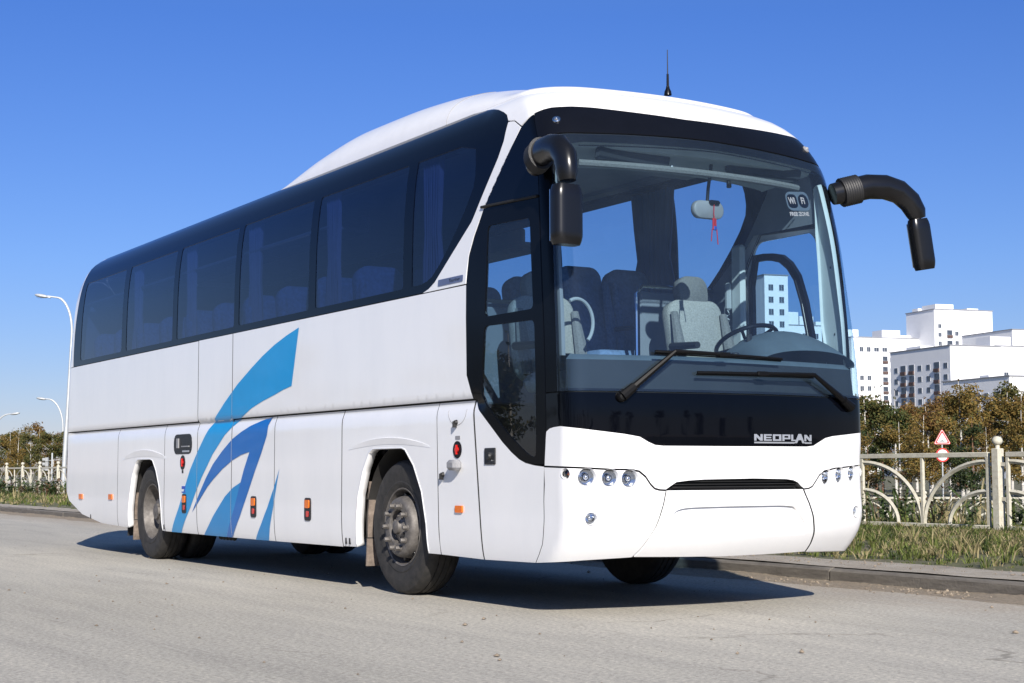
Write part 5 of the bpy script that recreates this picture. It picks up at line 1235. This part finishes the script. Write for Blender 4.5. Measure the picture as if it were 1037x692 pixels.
# ------------------------------------------------------------------ trees
BK = {'birch': simple("birch_bark", (.50, .48, .44), .85, var=.35, vs=4), 'pine': simple("pine_bark", (.16, .085, .05), .9, var=.3)}
LM = {'green': leafmat("leaf_green", (.034, .052, .019), (.095, .118, .038), sc=.9), 'olive': leafmat("leaf_olive", (.07, .066, .023), (.175, .15, .045), sc=.9), 'yellow': leafmat("leaf_gold", (.125, .084, .025), (.28, .185, .05), sc=.9), 'rust': leafmat("leaf_rust", (.10, .055, .022), (.22, .125, .045), sc=.9), 'needle': leafmat("needle_green", (.016, .028, .012), (.042, .058, .024), .1, sc=.9)}
def tree(kind, leaves, H, seed, nleaf=5200):
    rg = np.random.default_rng(seed); e = empty("pine_tree" if kind == 'pine' else "birch_tree")
    b = MB(); bend = rg.normal(0, .12, 2)*H*.1; tp = [(bend[0]*t*t, bend[1]*t*t, H*.94*t-.3*(t == 0)) for t in np.linspace(0, 1, 7)]; r0 = .013*H+.02
    b.tube(tp, [r0*(1-.88*t) for t in np.linspace(0, 1, 7)], 7)
    limbs = []
    for k in range(16 if kind != 'pine' else 20):
        t = rg.uniform(.22, .9); c = np.array([bend[0]*t*t, bend[1]*t*t, H*.94*t]); a = rg.uniform(0, 6.28)
        ln = (H*.23*(1-t)**.6+.25)*rg.uniform(.7, 1.2) if kind != 'pine' else (H*.22*(1-t)+.3)*rg.uniform(.8, 1.1)
        up = rg.uniform(.25, 1.0) if kind != 'pine' else rg.uniform(-.15, .25)
        tip = c+np.array([math.cos(a)*ln, math.sin(a)*ln, ln*up]); b.tube([tuple(c), tuple(c*.5+tip*.5+np.array([0, 0, ln*.08])), tuple(tip)], [r0*.35*(1-t*.6), r0*.2*(1-t*.6), .012], 4, caps=False); limbs.append((c, tip))
    b.build("trunk", BK[kind], e, angle=60)
    C, Rd = [], []
    for c, tip in limbs:
        for f in (.45, .75, 1.0): C.append(c+(tip-c)*f+rg.normal(0, .12, 3)); Rd.append(H*rg.uniform(.035, .075))
    for t in np.linspace(.6, 1.0, 6): C.append(np.array([bend[0]*t, bend[1]*t, H*.95*t])+rg.normal(0, .1, 3)); Rd.append(H*.05*(1.25-t))
    C = np.array(C); Rd = np.array(Rd); k = rg.choice(len(C), nleaf, p=Rd**2/np.sum(Rd**2)); dr = rg.normal(0, 1, (nleaf, 3)); dr /= np.linalg.norm(dr, axis=1)[:, None]
    p = C[k]+dr*(Rd[k]*rg.uniform(.3, 1.15, nleaf))[:, None]*[1, 1, .85]; sz = H*.0088*rg.uniform(.6, 1.5, nleaf)
    a = rg.normal(0, 1, (nleaf, 3)); a /= np.linalg.norm(a, axis=1)[:, None]; bb = np.cross(a, rg.normal(0, 1, (nleaf, 3))); bb /= np.linalg.norm(bb, axis=1)[:, None]
    V = np.stack([p-a*sz[:, None], p+bb*sz[:, None]*.7, p+a*sz[:, None], p-bb*sz[:, None]*.7], 1).reshape(-1, 3); q = np.arange(nleaf)[:, None]*4; F = np.concatenate([q+[0, 1, 2], q+[0, 2, 3]], 1).reshape(-1, 3)
    o = raw_mesh("crown", V, F, [LM[l] for l in leaves], np.repeat(rg.choice(len(leaves), nleaf, p=[.7]+[.3/(len(leaves)-1)]*(len(leaves)-1)) if len(leaves) > 1 else np.zeros(nleaf), 2)); o.parent = e
    return e
kinds = [('birch', ['yellow', 'olive'], "golden leaved birch in the distant belt of autumn trees"), ('birch', ['olive', 'green'], "olive green birch in the distant belt of autumn trees"), ('birch', ['rust', 'yellow'], "rust brown birch in the distant belt of autumn trees"),
         ('pine', ['needle', 'green'], "dark green pine in the distant belt of autumn trees"), ('birch', ['green', 'olive'], "deep green leafy tree in the distant belt of autumn trees")]
protos = []
for i, (k, l, lab) in enumerate(kinds):
    for v in range(2):
        e = tree(k, l, 10., 40+i*7+v); tag(e, lab, "tree", "distant belt of autumn trees"); protos.append(e)
used = set()
def place_tree(pi, x, y, z, h):
    global used
    e = protos[pi]
    if pi in used: e = copy_tree(e)
    used.add(pi); e.location = (x, y, z); s = h/10.; w = s*rnd.uniform(.85, 1.35); e.scale = (w, w, s); e.rotation_euler = (0, 0, rnd.uniform(0, 6.28)); return e
CAMP = Vector((8.24, -6.81, .945))
def belt(px0, px1, D0, D1, n, h0, h1, pool):
    """trees standing in a belt between two bearings (given as offsets from the view axis) and two distances"""
    for k in range(n):
        t = (k+rnd.uniform(-.4, .4))/max(1, n-1); u = px0+(px1-px0)*t; D = rnd.uniform(D0, D1); v = CAMP+(Vector((d_.x, d_.y, 0)).normalized()+rt*u)*D
        place_tree(rnd.choice(pool), v.x, v.y, -1.25, rnd.uniform(h0, h1))
belt(.200, .36, 90, 104, 12, 3.6, 7.0, [0, 1, 2, 3, 6, 7, 5, 9, 4])
belt(.205, .37, 112, 130, 18, 5.4, 9.2, [0, 1, 3, 4, 5, 6, 7, 8, 2, 4, 5])
belt(.20, .38, 140, 160, 17, 7.0, 12.2, [0, 1, 2, 4, 6, 7, 3, 5])
belt(-.36, -.255, 150, 170, 14, 5.4, 7.4, [0, 1, 2, 4, 5, 7, 8])
belt(-.36, -.255, 185, 205, 14, 7.0, 9.2, [0, 1, 4, 5, 2, 3, 5])
belt(-.25, .19, 170, 200, 40, 7.0, 9.0, [0, 1, 2, 3, 4, 6, 8])
# trees on the far side of the street behind the photographer, mirrored in the black paint
for k in range(26):
    a = R(-70+140*k/25+rnd.uniform(-2, 2))+R(-25); D = rnd.uniform(60, 95); place_tree(rnd.choice([1, 3, 6, 8, 2, 9]), 8+D*math.cos(a), -4+D*math.sin(a), 0, rnd.uniform(5, 9))

for k in range(22):  # unseen tree row added to darken reflections in the door and side windows
    place_tree(rnd.choice([1, 3, 6, 8, 2, 9, 7]), -125+6.5*k+rnd.uniform(-2, 2), -44+rnd.uniform(-7, 5)-.12*k, 0, rnd.uniform(8, 13))

# ------------------------------------------------------------------ apartment blocks
M['facade'] = simple("white_render", (.84, .84, .85), .8, var=.02, vs=.3)
M['facade_warm'] = simple("cream_render", (.55, .38, .16), .8, var=.05)
M['pane'] = simple("window_pane", (.06, .075, .10), .15, var=.5, vs=.4)
M['frame'] = simple("window_frame", (.55, .56, .58), .5)
M['balcony'] = simple("balcony_brown", (.085, .05, .042), .6, var=.3, vs=.5)
M['grey_band'] = simple("grey_band", (.24, .25, .28), .8)
PHI = R(-12)   # the lit faces look along this bearing
FA = Vector((math.cos(PHI), math.sin(PHI), 0)); FB = Vector((math.sin(PHI), -math.cos(PHI), 0))     # FA: lit face normal, FB: shaded face normal
def block(label, corner, la, lb, ztop, winA=(), winB=(), roofs=(), zb=-2, para=True):
    """corner = the near corner; la = length of the lit face (runs away along -FB), lb = length of the other face (runs along -FA)"""
    e = empty("apartment_block", corner); tag(e, label, "building", "white apartment blocks on the horizon")
    X = Matrix(((-FB.x, -FA.x, 0, 0), (-FB.y, -FA.y, 0, 0), (0, 0, 1, 0), (0, 0, 0, 1)))      # local: x along lit face, y back from it
    b = MB(); b.X = X; b.box((la/2, lb/2, (ztop+zb)/2), (la, lb, ztop-zb)); b.build("wall", 'facade', e)
    if para:
        b = MB(); b.X = X; b.box((la/2, lb/2, ztop+.15), (la+.5, lb+.5, .3)); b.build("parapet", 'grey_band', e)
    for (x, y, w, d, h) in roofs:
        b = MB(); b.X = X; b.box((x, y, ztop+.3+h/2), (w, d, h)); b.build("roof_house", 'facade', e)
    protos_ = {}
    for face, lst in (('A', winA), ('B', winB)):
        for (u, z, w, h, kind) in lst:
            key = (face, w, h, kind)
            if key not in protos_:
                b = MB(); b.X = X; 
                def bx(cu, cz, sw, sh, off, th, m):
                    b.m = m
                    if face == 'A': b.box((cu, -off, cz), (sw, th, sh))
                    else: b.box((-off, cu, cz), (th, sw, sh))
                bx(0, 0, w, h, .02, .12, 0)
                if kind == 'w':
                    bx(-w*.24, 0, w*.42, h*.86, .06, .10, 1); bx(w*.24, 0, w*.42, h*.86, .06, .10, 1)
                elif kind == 'b':
                    bx(0, h*.17, w*.86, h*.58, .06, .10, 1); bx(0, -h*.32, w*.9, h*.34, .25, .5, 2)
                else: bx(0, 0, w*.9, h*.9, .06, .10, 1)
                o = b.build("balcony" if kind == 'b' else "window", ['frame', 'pane', 'balcony'], e); protos_[key] = o
            else: o = protos_[key].copy(); col.objects.link(o); o.parent = e
            o.location = X @ (Vector((u, 0, z)) if face == 'A' else Vector((0, u, z)))
    return e
def grid(us, zs, w, h, kind): return [(u, z, w, h, kind) for z in zs for u in us]
# middle block: shaded face with windows and balcony columns, blank lit face
Z3 = 38.7; zs = [Z3-5.9-k*3.5 for k in range(6)]
w3 = []
for k, z in enumerate(zs):
    for u, kd, w in ((2.4, 'w', 2.0), (7.1, 'b', 3.0), (11.6, 'w', 1.9), (16.3, 'w', 2.0), (20.8, 'b', 3.0), (25.5, 'b', 3.0), (29.6, 'w', 1.9)):
        w3.append((u, z+(0 if kd == 'w' else -.2), w, 1.75 if kd == 'w' else 3.2, kd))
b3 = block("pale block with dark balcony columns left of a blank sunlit end wall", (-333.6, 353.5, 0), 18, 33, Z3, winB=w3, roofs=[(4, 22, 5, 8, 1.0), (12, 10, 4, 4, .6)])
b4 = block("low pale block at the right edge with dark loggias, standing in front of the others", (-269.4, 306.6, 0), 30, 29, 24.6, winB=[(u, z-(.3 if k == 'b' else 0), w, h, k) for z in (19.9, 16.2) for (u, w, h, k) in ((1.9, 1.6, 2.0, 'w'), (5.3, 2.6, 3.0, 'b'), (9.6, 1.6, 2.0, 'w'), (13.6, 2.6, 3.0, 'b'), (17.6, 3.0, 3.0, 'b'), (25.0, 1.6, 2.0, 'w'))], winA=grid([5], [19.6, 16], 2.2, 2.6, 'b')+grid([11, 17], [19.8, 16.2], 1.8, 1.9, 'w'), roofs=[(4, 14, 3, 4, .8)])
b2 = block("tallest white block with a stepped roof rising behind the middle one", (-421.2, 437.9, 0), 26, 19, 61.8, winA=grid([2.3], [55.5, 52.2, 48.9], 1.5, 1.7, 'w') + grid([6.6], [52.6, 48.6, 44.6], 2.6, 3.1, 'b') + grid([9.8], [52.8, 49.2, 45.6], 1.6, 1.8, 'w'), winB=[], roofs=[(7, 8, 8, 9, 2.2), (20, 6, 5, 4, 1.0), (3, 15, 3, 4, 1.4)])
b1 = block("long white block left of the middle one with one column of orange balconies", (-438.0, 411.3, 0), 41, 30, 51.4, winA=grid([14.5], [43.0, 39.0, 35.0, 31.4, 28], 2.4, 2.9, 'b') + grid([17.2], [43, 39, 35, 31], 1.2, 1.7, 'w') + grid([4.2, 7.4], [46.9, 36, 32], 1.7, 2.0, 'w') + grid([10.8, 14.4], [46.9], 2.2, 1.7, 'w'), roofs=[(19, 6, 8, 7, 3.0), (3, 8, 5, 8, 3.0), (28, 8, 12, 5, 1.4)])
b5 = block("white block with small roof houses behind the right edge of the middle one", (-354.1, 396.5, 0), 34, 30, 41.6, winA=[(3.5, 32, 1.8, 2.2, 'w'), (7, 30.4, 2.2, 1.4, 'w'), (13, 33, 1.4, 1.6, 'w')] + grid([20, 26, 31], [35, 31, 27], 1.8, 1.9, 'w'), roofs=[(6, 10, 8, 8, 3.4), (2, 22, 3, 4, 1.5)])
b6 = block("white tower cut off by the right edge of the view", (-378.8, 432.2, 0), 30, 30, 50.5, winA=grid([8, 14, 20], [46, 42.5], 1.8, 1.9, 'w'), roofs=[])
b0 = block("slim white tower seen through the driver's side window of the coach", (-338.0, 284.9, 0), 7.5, 14, 56.5, winA=grid([2.0, 5.4], [53, 49.5, 46, 42.5, 39, 35.5, 32, 28.5], 1.6, 1.9, 'w'))
b7 = block("broad white block with stepped roof seen low through the driver's side window of the coach", (-450.5, 388.7, 0), 27, 20, 56.0, winA=grid([4, 9, 14, 19, 24], [52, 48, 44, 40, 36, 32], 1.8, 2.2, 'w'), roofs=[(4, 6, 7, 8, 5), (11, 6, 6, 8, 3.5), (18, 6, 6, 8, 1.6)])
